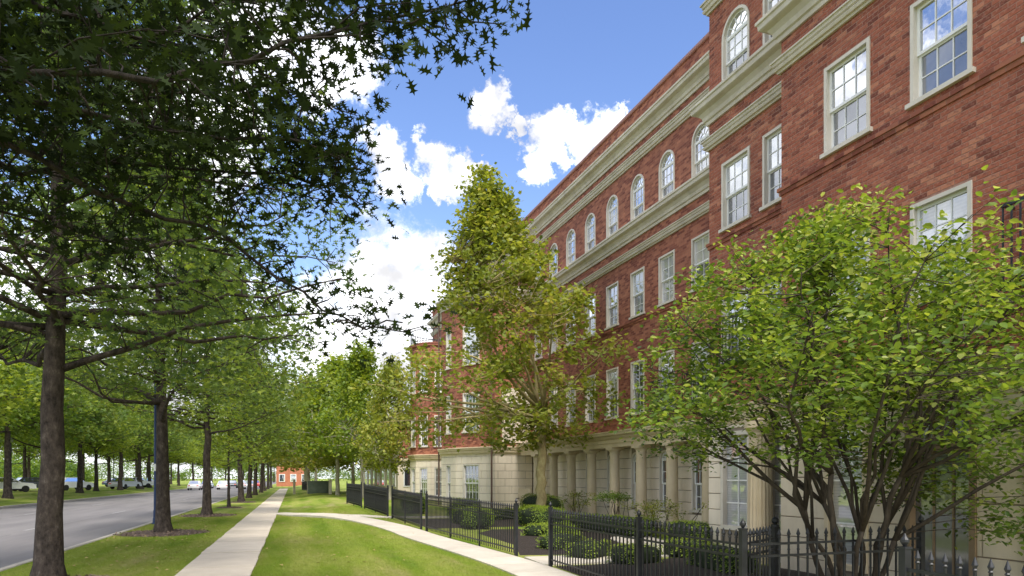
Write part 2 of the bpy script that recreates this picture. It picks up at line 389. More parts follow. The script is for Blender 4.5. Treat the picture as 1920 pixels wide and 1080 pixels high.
for nm, x0, x1, xg in (('kerb', -5.22, -5.06, -5.5), ('kerb_far', -16.76, -16.58, -16.3)):
    k = structure(put(nm, MB().box(x0 + .03, x1 - .03, -40, 200, -.3, -.02), 'stone_joint'))
    st = MB(); ww = (x1 - x0)
    st.add([(0, 0, -.2), (ww, 0, -.2), (ww, 0, .0), (ww - .02, 0, .022), (.03, 0, .022), (0, 0, -.0), (0, 2.98, -.2), (ww, 2.98, -.2), (ww, 2.98, .0), (ww - .02, 2.98, .022), (.03, 2.98, .022), (0, 2.98, 0)],
           [(0, 1, 2, 3, 4, 5), (11, 10, 9, 8, 7, 6), (0, 6, 7, 1), (1, 7, 8, 2), (2, 8, 9, 3), (3, 9, 10, 4), (4, 10, 11, 5), (5, 11, 6, 0)])
    sm = st.mesh('kerb_stone')
    for i in range(45): put('kerb_stone', sm, 'kerb_concrete', k, (x0, i * 3.0 - 3, random.uniform(-.004, .004)))
g = MB(); g.box(-5.62, -5.19, -40, 200, -.2, -.112); structure(put('gutter', g, 'kerb_concrete'))
# main pavement: slabs with open joints on a dark bed
pav = structure(put('pavement', MB().box(-1.90, -.72, -20, 118, -.15, .012), 'stone_joint'))
for i in range(92):
    y0 = -8 + i * 1.37
    jit = [random.uniform(-.012, .012) for _ in range(4)]
    b = MB(); h = .032 + random.uniform(-.004, .004)
    b.add([(-1.93 + jit[0], 0, -.05), (-.69 + jit[1], 0, -.05), (-.69 + jit[1], 1.345, -.05), (-1.93 + jit[0], 1.345, -.05), (-1.93 + jit[0], 0, h), (-.69 + jit[1], 0, h), (-.69 + jit[1], 1.345, h), (-1.93 + jit[0], 1.345, h)],
          [(0, 3, 2, 1), (4, 5, 6, 7), (0, 1, 5, 4), (1, 2, 6, 5), (2, 3, 7, 6), (3, 0, 4, 7)])
    put('slab', b, 'concrete', pav, (0, y0, 0))
# curved garden path from the pavement to the fence and along it
def bez(p, n=28):
    out = []
    for i in range(n + 1):
        t = i / n; u = 1 - t
        out.append(Vector(p[0]) * u**3 + Vector(p[1]) * 3 * u * u * t + Vector(p[2]) * 3 * u * t * t + Vector(p[3]) * t**3)
    return out
pc = bez([(-.69, 35.0), (1.1, 30.0), (3.15, 24.0), (3.35, 19.5)], 14) + bez([(3.35, 19.5), (3.5, 17.5), (4.15, 14.5), (4.16, 11.5)], 8)[1:] + [Vector((4.16, 11.5 - 1.4 * k)) for k in range(1, 12)]
def ribbon(name, ctr, wid, mat, lift=.035):
    top = structure(put(name, ribbon_mb([p for p in ctr], lambda t: wid(t) - .04, .0 + lift - .018), 'stone_joint'))
    for i in range(len(ctr) - 1):
        a, c = ctr[i], ctr[i + 1]; dlt = (c - a) * .007
        seg = ribbon_mb([a + dlt, c - dlt], wid, lift, t0=i / (len(ctr) - 1), t1=(i + 1) / (len(ctr) - 1), dirs=(nrm(ctr, i), nrm(ctr, i + 1)))
        put('slab', seg, mat, top)
    return top
def nrm(c, i):
    d = (c[min(i + 1, len(c) - 1)] - c[max(i - 1, 0)]).normalized(); return Vector((-d.y, d.x))
def ribbon_mb(c, wid, lift, t0=0, t1=1, dirs=None):
    b = MB(); v = []; f = []
    for i, p in enumerate(c):
        t = t0 + (t1 - t0) * i / (len(c) - 1); n = dirs[i] if dirs else nrm(c, i); hw = wid(t) / 2
        for s_ in (-1, 1):
            q = p + n * (hw * s_); z = max(gz(p.x, p.y), gz(q.x, q.y)); v += [(q.x, q.y, z + lift), (q.x, q.y, z - .12)]
    for i in range(len(c) - 1):
        a, d = i * 4, i * 4 + 4
        f += [(a, a + 2, d + 2, d), (a + 1, a, d, d + 1), (a + 2, a + 3, d + 3, d + 2)]
    e = (len(c) - 1) * 4; f += [(0, 1, 3, 2), (e, e + 2, e + 3, e + 1)]
    return b.add(v, f)
ribbon('garden_path', pc, lambda t: .98 - .1 * math.exp(-t * 9), 'concrete_pale')
ribbon('gate_path', [Vector((1.55, 28.6)), Vector((2.4, 27.6)), Vector((3.3, 26.4)), Vector((4.6, 26.0)), Vector((6, 25.9))], lambda t: .7, 'concrete_pale', .031)
ribbon('entrance_path', [Vector((4.65, 13.05)), Vector((6.2, 13.0)), Vector((7.6, 13.6)), Vector((8.6, 15.4)), Vector((8.9, 17.2))], lambda t: 1.3, 'concrete_pale', .03)
ribbon('door_path', [Vector((4.66, 5.3)), Vector((6.2, 5.3)), Vector((7.6, 5.5)), Vector((8.55, 5.5))], lambda t: 1.3, 'concrete_pale', .03)

# ------------------------------------------------------------------ apartment building (own frame: x = distance from street line, y = along facade)
bld = empty('apartment_building', (0, 0, 0), R(1.925))
tag(bld, 'long red brick apartment building with cream cornices, arched windows and stone columns', 'building')
XN, XB, XM = 9.2, 9.79, 12.0
YN, YB, YM = 10.47, 13.53, 51.5
ZS, ZR = 3.3, 14.4          # top of the stone storey, parapet
def wall(D, y0, y1, z0, z1, ops, depth=.22):
    """front wall facing -x with openings (ya,yb,za,zb,arch)"""
    b = MB(); ys = sorted({y0, y1} | {o[0] for o in ops} | {o[1] for o in ops}); zs = sorted({z0, z1} | {o[2] for o in ops} | {o[3] for o in ops})
    ys = [y for y in ys if y0 <= y <= y1]; zs = [z for z in zs if z0 <= z <= z1]
    for i in range(len(ys) - 1):
        for k in range(len(zs) - 1):
            cy, cz = (ys[i] + ys[i + 1]) / 2, (zs[k] + zs[k + 1]) / 2
            if any(o[0] < cy < o[1] and o[2] < cz < o[3] for o in ops): continue
            b.add([(D, ys[i], zs[k]), (D, ys[i + 1], zs[k]), (D, ys[i + 1], zs[k + 1]), (D, ys[i], zs[k + 1])], [(3, 2, 1, 0)])
    for o in ops:
        ya, yb, za, zb = o[:4]
        for q in ([(D, ya, za), (D + depth, ya, za), (D + depth, ya, zb), (D, ya, zb)], [(D, yb, za), (D, yb, zb), (D + depth, yb, zb), (D + depth, yb, za)],
                  [(D, ya, zb), (D + depth, ya, zb), (D + depth, yb, zb), (D, yb, zb)], [(D, ya, za), (D, yb, za), (D + depth, yb, za), (D + depth, ya, za)]):
            b.add(q, [(0, 1, 2, 3)])
        if len(o) > 4 and o[4]:
            r = (yb - ya) / 2; yc = (ya + yb) / 2; zc = zb - r
            for sgn in (-1, 1):
                arc = [(D, yc + sgn * r * math.cos(t), zc + r * math.sin(t)) for t in np.linspace(0, math.pi / 2, 9)]
                b.add([(D, yc + sgn * r, zb)] + arc, [tuple(range(10)) if sgn > 0 else tuple(range(9, -1, -1))])
                n = len(arc); b.add(arc + [(p[0] + depth, p[1], p[2]) for p in arc], [(i, i + 1, n + i + 1, n + i) for i in range(n - 1)])
    return b
# window kit ------------------------------------------------------
kit = {}
def window_kit(w_, h, kind, cols, rows, single):
    """parts as (name, mesh, material role); origin bottom centre on the wall face, facing -x"""
    key = (round(w_, 3), round(h, 3), kind, cols, rows, single)
    if key in kit: return kit[key]
    hw = w_ / 2; cs = .06; r = hw; zc = h - r
    def arc(rad, n=13, a0=0, a1=math.pi): return [(rad * math.cos(t), zc + rad * math.sin(t)) for t in np.linspace(a0, a1, n)]
    def band(b, outer, inner, x0, x1):
        n = len(outer); v = [(x0, *p) for p in outer] + [(x0, *p) for p in inner] + [(x1, *p) for p in outer] + [(x1, *p) for p in inner]; f = []
        for i in range(n - 1):
            f += [(i, i + 1, n + i + 1, n + i), (i, 2 * n + i, 2 * n + i + 1, i + 1), (n + i, n + i + 1, 3 * n + i + 1, 3 * n + i)]
        b.add(v, f)
    case = MB()
    if kind == 'arch':
        o = [(hw, 0)] + arc(hw) + [(-hw, 0)]; i_ = [(hw - cs, 0)] + arc(hw - cs) + [(-hw + cs, 0)]
        band(case, o, i_, -.025, .13)
        top = zc
    else:
        case.box(-.025, .13, -hw, -hw + cs, 0, h); case.box(-.025, .13, hw - cs, hw, 0, h); case.box(-.022, .13, -hw + cs, hw - cs, h - cs, h); top = h - cs
    parts = []
    sill = MB(); sill.box(-.07, .16, -hw - .05, hw + .05, -.07, .0)
    parts.append(('sill', sill.mesh('sill'), 'casing'))
    iw = hw - cs; mid = top * .49
    def sash(name, z0, z1, x, gm):
        b = MB(); t = .045
        b.box(x, x + .045, -iw, -iw + t, z0, z1); b.box(x, x + .045, iw - t, iw, z0, z1)
        b.box(x + .001, x + .044, -iw + t, iw - t, z0, z0 + t); b.box(x + .001, x + .044, -iw + t, iw - t, z1 - t, z1)
        a, c = -iw + t, iw - t; e, g_ = z0 + t, z1 - t
        for k in range(1, cols): y = a + (c - a) * k / cols; b.box(x + .008, x + .034, y - .009, y + .009, e, g_)
        for k in range(1, rows): z = e + (g_ - e) * k / rows; b.box(x + .010, x + .032, a, c, z - .009, z + .009)
        parts.append((name, b.mesh(name), 'white_paint'))
        if single:
            for p in range(cols):
                for q in range(rows):
                    gl = MB(); y0, y1 = a + (c - a) * p / cols, a + (c - a) * (p + 1) / cols; w0, w1 = e + (g_ - e) * q / rows, e + (g_ - e) * (q + 1) / rows
                    tx = random.uniform(-.0015, .0015); ty = random.uniform(-.0015, .0015)
                    gl.add([(x + .022 + tx, y0, w0), (x + .022 - tx, y1, w0), (x + .022 - tx + ty, y1, w1), (x + .022 + tx + ty, y0, w1)], [(3, 2, 1, 0)]); parts.append(('pane', gl.mesh('pane'), gm))
        else:
            gl = MB(); gl.add([(x + .022, a, e), (x + .022, c, e), (x + .022, c, g_), (x + .022, a, g_)], [(3, 2, 1, 0)]); parts.append(('pane', gl.mesh('pane'), gm))
    sash('upper_sash', mid, top, .05, 'U'); sash('lower_sash', 0, mid + .02, .085, 'Lo')
    if kind == 'arch':
        fr = MB(); band(fr, arc(iw), arc(iw - .04), .05, .095); fr.box(.045, .10, -iw, iw, zc - .02, zc + .035)
        ri = iw * .36; band(fr, arc(ri + .01), arc(ri - .012), .058, .084)
        for a_ in (36, 72, 108, 144):
            a = R(a_); d = Vector((0, math.cos(a), math.sin(a))); n = Vector((0, -d.z, d.y)) * .01
            p0 = Vector((0, 0, zc)) + d * ri; p1 = Vector((0, 0, zc)) + d * (iw - .03)
            fr.add([p + Vector((x, 0, 0)) for x in (.06, .08) for p in (p0 - n, p0 + n, p1 + n, p1 - n)], [(0, 1, 2, 3), (7, 6, 5, 4), (0, 4, 5, 1), (2, 6, 7, 3), (1, 5, 6, 2), (3, 7, 4, 0)])
        parts.append(('fanlight', fr.mesh('fanlight'), 'white_paint'))
        gl = MB(); pts = [(.072, *p) for p in arc(iw - .02)]; gl.add(pts, [tuple(range(len(pts)))]); parts.append(('pane', gl.mesh('pane'), 'U'))
    kit[key] = (case.mesh('window'), parts); return kit[key]
role = {'sky': ('glass_sky', 'glass_screen'), 'blind': ('glass_blind', 'glass_screen'), 'dark': ('glass_dark', 'glass_dark'), 'pale': ('glass_blind', 'glass_blind'), 'curtain': ('glass_curtain', 'glass_screen'), 'mixed': ('glass_sky', 'glass_curtain')}
def window(D, yc, z0, w_, h, kind='rect', cols=3, rows=2, look='sky', single=False, rz=0, loc=None, name='window'):
    case, parts = window_kit(w_, h, kind, cols, rows, single)
    if not case.materials: case.materials.append(M['casing'])
    o = put(name, case, None, bld, loc or (D, yc, z0), rz)
    for nm, me, rl in parts:
        mt = {'U': role[look][0], 'Lo': role[look][1]}.get(rl, rl)
        c = bpy.data.objects.new(nm, me); col.objects.link(c); c.parent = o
        if not me.materials: me.materials.append(M[mt])
        c.material_slots[0].link = 'OBJECT'; c.material_slots[0].material = M[mt]
    return o
WN = []; WBs = []; WM = []
n_c = [8.92, 7.22, 5.52, 3.82, 2.12]; b_c = [12.57, 11.2]
m_c = [18.8 - 1.82 * 2 + 1.82 * k for k in range(9)] + [37.2, 39.2, 41.1] + [47.0, 49.2]
for y in n_c:
    WN += [(y - .48, y + .48, 4.36, 5.83, 0), (y - .48, y + .48, 7.37, 8.86, 0), (y - .46, y + .46, 10.55, 12.12, 1)]
for y in b_c:
    WBs += [(y - .48, y + .48, 4.36, 5.83, 0), (y - .48, y + .48, 7.37, 8.86, 0), (y - .47, y + .47, 10.55, 12.12, 1)]
for y in m_c:
    WM += [(y - .45, y + .45, 3.95, 5.75, 0), (y - .46, y + .46, 7.32, 8.86, 0), (y - .45, y + .45, 10.52, 12.13, 1)]
wn = put('brick_wall', wall(XN, -3, YN, ZS, ZR, WN), 'mortar', bld)
wb = put('brick_wall', wall(XB, YN, YB, ZS, ZR, WBs), 'mortar', bld)
put('brick_wall', wall(XM, YB, YM, ZS, ZR, WM), 'brick_far', bld)
# returns, backs and roof of the block
b = MB(); b.add([(XB, YN, ZS), (XN, YN, ZS), (XN, YN, ZR), (XB, YN, ZR)], [(0, 1, 2, 3)]); b.add([(XM, YB, ZS), (XB, YB, ZS), (XB, YB, ZR), (XM, YB, ZR)], [(0, 1, 2, 3)])
b.add([(28, YM, 0), (XM, YM, 0), (XM, YM, ZR), (28, YM, ZR)], [(0, 1, 2, 3)]); b.add([(28, -3, 0), (28, YM, 0), (28, YM, ZR), (28, -3, ZR)], [(0, 1, 2, 3)]); b.add([(XN, -3, 0), (28, -3, 0), (28, -3, ZR), (XN, -3, ZR)], [(0, 1, 2, 3)])
put('side_wall', b, 'brick_far', bld)
outline = [(XN, -3), (XN, YN), (XB, YN), (XB, YB), (XM, YB), (XM, YM), (28, YM), (28, -3)]
b = MB(); b.add([(x, y, ZR - .35) for x, y in outline], [tuple(range(7, -1, -1))]); put('roof', b, 'roof_membrane', bld)
# individual bricks on the two near walls
def bricks(D, y0, y1, z0, z1, ops):
    out = []; P, Q = .213, .0755; k = 0; z = z0 + .008
    while z + .06 < z1:
        za, zb = z, z + .064; zm = (za + zb) / 2
        cuts = []
        for o in ops:
            if o[2] - .07 < zb and za < o[3]:
                if o[4] and zm > o[3] - (o[1] - o[0]) / 2:
                    r = (o[1] - o[0]) / 2; dz = zm - (o[3] - r); hw = math.sqrt(max(0, r * r - dz * dz)); yc = (o[0] + o[1]) / 2; cuts.append((yc - hw, yc + hw))
                elif zb > o[2]: cuts.append((o[0], o[1]))
                else: cuts.append((o[0] - .05, o[1] + .05))
        y = y0 - (P / 2 if k % 2 else 0)
        while y < y1:
            segs = [(max(y, y0), min(y + P - .0095, y1))]
            for c in cuts:
                ns = []
                for a, e in segs:
                    if c[1] <= a or c[0] >= e: ns.append((a, e)); continue
                    if a < c[0]: ns.append((a, c[0]))
                    if e > c[1]: ns.append((c[1], e))
                segs = ns
            for a, e in segs:
                if e - a > .025: out.append((a, e, za, zb))
            y += P
        z += Q; k += 1
    return out
CR = R(1.925)
def brick_box(b, D, a, e, za, zb, pr, tint, ch=.003):
    b.add([(D, a, za), (D, e, za), (D, e, zb), (D, a, zb), (D - pr, a + ch, za + ch), (D - pr, e - ch, za + ch), (D - pr, e - ch, zb - ch), (D - pr, a + ch, zb - ch)],
          [(4, 7, 6, 5), (0, 4, 5, 1), (1, 5, 6, 2), (2, 6, 7, 3), (3, 7, 4, 0)], tint)
def lay(D, y0, y1, z0, z1, ops, parent, single):
    bl = bricks(D, y0, y1, z0, z1, ops); mass = MB(); sc_ = []
    for q in bl:
        yc, zc = (q[0] + q[1]) / 2, (q[2] + q[3]) / 2
        X, Y = D * math.cos(CR) - yc * math.sin(CR), D * math.sin(CR) + yc * math.cos(CR)
        Z = X * SY + Y * CY; px = 960 + (X * CY - Y * SY) / Z * 1280; py = 897 - (zc - 1.7) / Z * 1280
        hidden = px > 1912 or py < 8 or py > 470 or (q[1] - q[0]) < .19
        sc_.append((-1 if hidden else 1 / Z, q))
    sc_.sort(key=lambda t: -t[0]); var = []
    for i in range(14):
        t = MB(); brick_box(t, 0, 0, .2035, 0, .064, random.uniform(.0025, .006), min(1, max(0, random.gauss(.5, .33)))); var.append(t.mesh('brick')); var[-1].materials.append(M['brick'])
    for i, (s_, q) in enumerate(sc_):
        if i < single and s_ > 0: put('brick', random.choice(var), None, parent, (D, q[0], q[2]))
        else: brick_box(mass, D, *q, random.uniform(.0025, .006), min(1, max(0, random.gauss(.5, .33))))
    put('brickwork', mass, 'brick', parent, kind='stuff')
lay(XN, -3, YN, ZS, 13.3, WN, wn, 300)
lay(XB, YN, YB, ZS, 13.3, WBs, wb, 0)
# mouldings
body = [(28, YM), (XM, YM), (XM, YB), (XB, YB), (XB, YN), (XN, YN), (XN, -3)]   # travel towards the camera: left = ... flipped below
path = list(reversed(body))      # travelling +y, left of travel = -x = street side
def mould(name, prof, mat='trim_stone', p=path): return put(name, MB().sweep(p, prof), mat, bld)
def prof(z0, z1, out, lip=.06):
    h = z1 - z0
    return [(-.02, z0), (.05, z0), (.06, z0 + .16 * h), (.10, z0 + .2 * h), (.12, z0 + .38 * h), (out * .55, z0 + .55 * h), (out * .8, z0 + .62 * h), (out - .04, z0 + .66 * h), (out - .03, z0 + .84 * h), (out, z0 + .88 * h), (out, z1), (-.02, z1 + .03)]
mould('belt_cornice', prof(9.98, 10.47, .34)); mould('belt_moulding', prof(9.38, 9.62, .15))
mould('roof_cornice', prof(13.18, 13.68, .36)); mould('roof_moulding', prof(12.58, 12.86, .16))
mould('parapet_cap', [(-.3, ZR), (.05, ZR), (.07, ZR + .03), (.07, ZR + .11), (-.3, ZR + .12)], 'red_cap')
mould('stone_cornice', prof(2.92, 3.32, .20), 'tan_stone', path[:5] )
BRICKC = [(-.02, 7.06), (.03, 7.06), (.035, 7.13), (.06, 7.135), (.06, 7.20), (-.02, 7.21)]
mould('brick_string_course', BRICKC, 'brick_far', [(XN, -3), (XN, YN), (XB, YN), (XB, YB), (XB + 1, YB)])
put('brick_string_course', MB().sweep([(XM, YB), (XM, 30.5)], BRICKC), 'brick_far', bld)
# windows
looks3 = ['sky', 'sky', 'sky', 'blind', 'sky']; looks2 = ['pale', 'pale', 'sky', 'blind', 'sky']
for i, y in enumerate(n_c):
    near = i < 3
    window(XN, y, 7.37, .96, 1.49, look=looks3[i], single=near); window(XN, y, 4.36, .96, 1.47, look=looks2[i], single=near)
    window(XN, y, 10.55, .92, 1.57, 'arch', look='sky')
for i, y in enumerate(b_c):
    window(XB, y, 7.37, .96, 1.49, look='blind', single=(i == 0)); window(XB, y, 4.36, .96, 1.47, look='blind'); window(XB, y, 10.55, .94, 1.57, 'arch', look='blind')
rr = random.Random(3)
for i, y in enumerate(m_c):
    if 30.0 < y < 35.7: continue
    window(XM, y, 10.52, .90, 1.61, 'arch', look=['blind', 'sky', 'curtain', 'mixed', 'sky'][i * 3 % 5])
    if y < 42.2 or y > 46: window(XM, y, 7.32, .92, 1.54, cols=2, look=['pale', 'sky', 'curtain', 'mixed', 'pale', 'dark', 'blind'][i * 2 % 7])
    if y < 42.2 or y > 46: window(XM, y, 3.95, .90, 1.80, cols=2, rows=2, look=['sky', 'dark', 'blind', 'curtain', 'mixed'][i * 2 % 5])
# juliet railings
def railing(D, yc, z0, w_, h=.95, out=.22):
    o = put('balcony_railing', MB().box(D - out, D - .02, yc - w_ / 2, yc + w_ / 2, z0 - .08, z0 - .03), 'iron', bld)
    rl = MB(); rl.box(D - out - .02, D - out + .02, yc - w_ / 2, yc + w_ / 2, z0 + h - .04, z0 + h); rl2 = MB().box(D - out - .015, D - out + .015, yc - w_ / 2, yc + w_ / 2, z0 + .06, z0 + .09)
    for s_ in (-1, 1): rl.box(D - out, D, yc + s_ * (w_ / 2 - .02) - .012, yc + s_ * (w_ / 2 - .02) + .012, z0 + h - .035, z0 + h - .005)
    put('rail', rl, 'iron', o)
    put('rail', rl2, 'iron', o)
    bm = MB().box(D - out - .009, D - out + .009, -.009, .009, z0 - .03, z0 + h - .03).mesh('bar')
    n = int(w_ / .11)
    for k in range(n + 1): put('bar', bm, 'iron', o, (0, yc - w_ / 2 + .02 + (w_ - .04) * k / n, 0))
railing(XN, 5.52, 4.30, 1.35); railing(XB, 12.57, 4.30, 1.3); railing(XB, 11.25, 4.30, 1.2); railing(XM, 18.8, 3.9, 1.3); railing(XM, 16.98, 3.9, 1.3)
# ground floor: stone blocks in courses on a recessed bed
def stone_wall(D, y0, y1, z0, z1, ops, mat='limestone', bl=1.05, course=.365, seed=1, bm='stone_joint', prx=.022):
    w0 = put('stone_wall', wall(D, y0, y1, z0, z1, ops, .3), bm, bld); r_ = random.Random(seed); z = z0; k = 0
    while z < z1 - .05:
        zt = min(z + course - .014, z1); y = y0 - (bl / 2 if k % 2 else 0)
        while y < y1:
            segs = [(max(y, y0), min(y + bl - .012, y1))]
            for o in ops:
                if o[2] < zt - .02 and z + .02 < o[3]:
                    hw = (o[1] - o[0]) / 2; yc = (o[0] + o[1]) / 2
                    c = (o[0], o[1])
                    ns = []
                    for a, e in segs:
                        if c[1] <= a or c[0] >= e: ns.append((a, e)); continue
                        if a < c[0]: ns.append((a, c[0]))
                        if e > c[1]: ns.append((c[1], e))
                    segs = ns
            for a, e in segs:
                if e - a > .04:
                    t = MB(); brick_box(t, D, a, e, z, zt, prx + r_.uniform(-.002, .002), .5, .008); put('stone_block', t, mat, w0)
            y += bl
        z += course; k += 1
    return w0
gN = [(8.92 - .45, 8.92 + .45, .15, 2.62, 0), (7.22 - .55, 7.22 + .55, .15, 2.62, 0), (5.52 - .5, 5.52 + .5, .15, 2.62, 0), (3.82 - .5, 3.82 + .5, .7, 2.62, 0), (2.12 - .5, 2.12 + .5, .7, 2.62, 0)]
stone_wall(XN, -3, YN, -.1, 2.92, gN, 'limestone', 1.6)
gB = [(12.05, 13.05, .55, 2.75, 0), (10.72, 11.5, .55, 2.75, 0)]
stone_wall(XB, YN, YB, -.1, 2.92, gB, 'limestone_pale', seed=2)
gM = [(y + .02, y + .62, .75, 2.62, 1) for y in m_c if y < 29]
stone_wall(XM + .12, YB, 30.7, -.1, 3.3, gM, 'limestone_pale', .92, .36, 3)
for o in gM: window(XM + .12, (o[0] + o[1]) / 2, .75, .60, 1.87, 'arch', 2, 2, 'dark')
# door / tall window frames on the near wall
def tall_glazing(D, yc, z0, w_, h, mat, cols, bars, gl, transom=None, frame=.09):
    f = MB(); hw = w_ / 2
    f.box(D - .05, D + .16, yc - hw, yc - hw + frame, z0, z0 + h); f.box(D - .05, D + .16, yc + hw - frame, yc + hw, z0, z0 + h); f.box(D - .047, D + .16, yc - hw + frame, yc + hw - frame, z0 + h - frame, z0 + h); f.box(D - .047, D + .16, yc - hw + frame, yc + hw - frame, z0, z0 + .1)
    if transom: f.box(D - .02, D + .12, yc - hw + frame, yc + hw - frame, z0 + transom - .05, z0 + transom + .05)
    o = put('tall_window', f, mat, bld); g_ = MB(); a, c = yc - hw + frame, yc + hw - frame; e, t = z0 + .1, z0 + h - frame
    for k in range(1, cols): y = a + (c - a) * k / cols; g_.box(D + .05, D + .085, y - .014, y + .014, e, t)
    for q in bars: z = e + (t - e) * q; g_.box(D + .052, D + .083, a, c, z - .014, z + .014)
    put('glazing_bar', g_, 'white_paint' if mat != 'brown_frame' else mat, o)
    for k in range(cols):
        y0_, y1_ = a + (c - a) * k / cols, a + (c - a) * (k + 1) / cols; zs = [e] + [e + (t - e) * q for q in bars] + [t]
        for za, zb in zip(zs, zs[1:]):
            p = MB(); p.add([(D + .07, y0_, za), (D + .07, y1_, za), (D + .07, y1_, zb), (D + .07, y0_, zb)], [(3, 2, 1, 0)]); put('pane', p, gl, o)
tall_glazing(XN, 8.92, .15, .9, 2.47, 'tan_stone', 1, (.3, .62, .8), 'glass_blind')
tall_glazing(XN, 7.22, .15, 1.1, 2.47, 'brown_frame', 3, (.8,), 'glass_screen', 2.0)
tall_glazing(XN, 5.52, .15, 1.0, 2.47, 'brown_frame', 2, (.8,), 'glass_screen', 2.0)
for y in (3.82, 2.12): tall_glazing(XN, y, .7, 1.0, 1.92, 'tan_stone', 2, (.33, .66), 'glass_blind')
tall_glazing(XB, 12.55, .55, 1.0, 2.2, 'casing', 2, (.25, .5, .75), 'glass_blind'); tall_glazing(XB, 11.11, .55, .78, 2.2, 'casing', 2, (.25, .5, .75), 'glass_blind')
# colonnade
cm = MB(); cm.lathe([(.245, 0), (.245, .09), (.225, .12), (.235, .16), (.195, .20), (.19, .3), (.188, .9), (.168, 2.5), (.172, 2.52), (.195, 2.55), (.172, 2.58), (.175, 2.62), (.225, 2.68), (.235, 2.70)], 20)
cme = cm.mesh('column', True); ab = MB().box(-.24, .24, -.24, .24, 2.70, 2.79).mesh('abacus')
ccs = [18.8 - 1.82 * 1.5 + 1.82 * k for k in range(-1, 9)]
for y in ccs:
    if y > 30.6: continue
    c = put('column', cme, 'tan_stone', bld, (11.6, y, 0)); put('abacus', ab, 'tan_stone', c); put('plinth', MB().box(-.27, .27, -.27, .27, -.15, .0), 'tan_stone', c)
ent = MB().sweep([(11.42, YB + .05), (11.42, 30.55)], [(-.55, 2.79), (.0, 2.79), (.0, 2.93), (.03, 2.935), (.03, 3.05), (.10, 3.10), (.14, 3.16), (.22, 3.2), (.23, 3.27), (.25, 3.29), (.25, 3.33), (-.55, 3.36)])
put('entablature', ent, 'tan_stone', bld)
# fluted columns beside the bay
fl = MB(); fl.lathe([(.30, 0), (.30, .12), (.27, .15), (.28, .2)], 32); fl.lathe([(.25, .2), (.25, .8), (.222, 2.55)], 40, flute=.085); fl.lathe([(.225, 2.55), (.24, 2.58), (.24, 2.62), (.29, 2.7), (.31, 2.72), (.31, 2.92)], 32)
flm = fl.mesh('fluted_column')
for x, y in ((9.42, 11.33),): put('fluted_column', flm, 'tan_stone', bld, (x, y, 0))
# projecting wings further along
def facet_wall(p0, p1, z0, z1, name, mat):
    b = MB(); b.add([(*p0, z0), (*p1, z0), (*p1, z1), (*p0, z1)], [(3, 2, 1, 0)]); return put(name, b, mat, bld)
W1 = [(XM + .05, 35.6), (9.2, 35.2), (8.55, 34.6), (8.9, 33.0), (9.9, 31.1), (10.15, 30.65), (XM + .05, 30.65)]; W1r = list(reversed(W1))
def wing_side(p0, p1, ops, z_top, stone=True):
    """a wall from p0 to p1 (plan), street side on the left of travel; ops in local (a,b,za,zb)"""
    d = Vector(p1) - Vector(p0); ln = d.length; rz = math.atan2(d.y, d.x) - math.pi / 2
    for z0, z1, mat, nm in ((-.1, 2.92, 'stone_joint', 'stone_wall'), (3.0, z_top, 'brick_far', 'brick_wall')):
        sel = [o for o in ops if o[2] >= z0 - .01 and o[3] <= z1 + .01]
        ob = put(nm, wall(0, 0, ln, z0, z1, [(*o[:4], 0) for o in sel], .2), mat, bld, (p0[0], p0[1], 0), rz)
        if nm == 'stone_wall' and ln > .3:
            k = 0; z = z0
            while z < z1 - .05:
                y = -(.35 if k % 2 else 0); zt = min(z + .346, z1)
                while y < ln:
                    segs = [(max(y, .004), min(y + .7 - .012, ln - .004))]
                    for o in sel:
                        if o[2] < zt - .02 and z + .02 < o[3]:
                            segs = [t for a, e in segs for t in ((a, min(e, o[0])), (max(a, o[1]), e)) if t[1] - t[0] > .03]
                    for a, e in segs:
                        if e - a > .03: t = MB(); brick_box(t, 0, a, e, z, zt, .018, .5, .006); put('stone_block', t, 'limestone_pale', ob)
                    y += .7
                z += .36; k += 1
    for o in ops:
        yc = (o[0] + o[1]) / 2; q = Vector(p0) + d.normalized() * yc
        window(0, 0, 0, o[1] - o[0], o[3] - o[2], cols=o[4], rows=2, look=o[5], loc=(q.x, q.y, o[2]), rz=rz)
def std(ln, w_, cols, lk): a = ln / 2 - w_ / 2; return [(a, a + w_, .6, 2.4, cols, lk[0]), (a, a + w_, 4.0, 5.9, cols, lk[1]), (a, a + w_, 7.3, 9.2, cols, lk[2])]
WT = 10.6
lens = [(Vector(q) - Vector(p)).length for p, q in zip(W1r, W1r[1:])]
wing_ops = [[], [], std(lens[2], 1.15, 4, ('dark', 'sky', 'blind')), std(lens[3], .55, 2, ('sky', 'sky', 'sky')), [], []]
for (p, q), o in zip(zip(W1r, W1r[1:]), wing_ops): wing_side(p, q, o, WT)
put('wing_cornice', MB().sweep(W1r, prof(2.86, 3.2, .2)), 'tan_stone', bld); put('wing_cornice', MB().sweep(W1r, prof(10.3, 10.8, .3)), 'trim_stone', bld)
b = MB(); b.add([(x, y, WT) for x, y in W1], [tuple(range(len(W1)))]); put('wing_roof', b, 'roof_membrane', bld)
put('stucco_panel', MB().box(10.5, 11.9, 30.58, 30.64, 3.4, 6.0), 'limestone_pale', bld)
for x, y in ((10.02, 30.72), (8.5, 34.95)): put('downpipe', MB().tube([(x - .03, y - .07, .0), (x - .03, y - .07, 10.4)], .045, 8), 'drainpipe', bld)
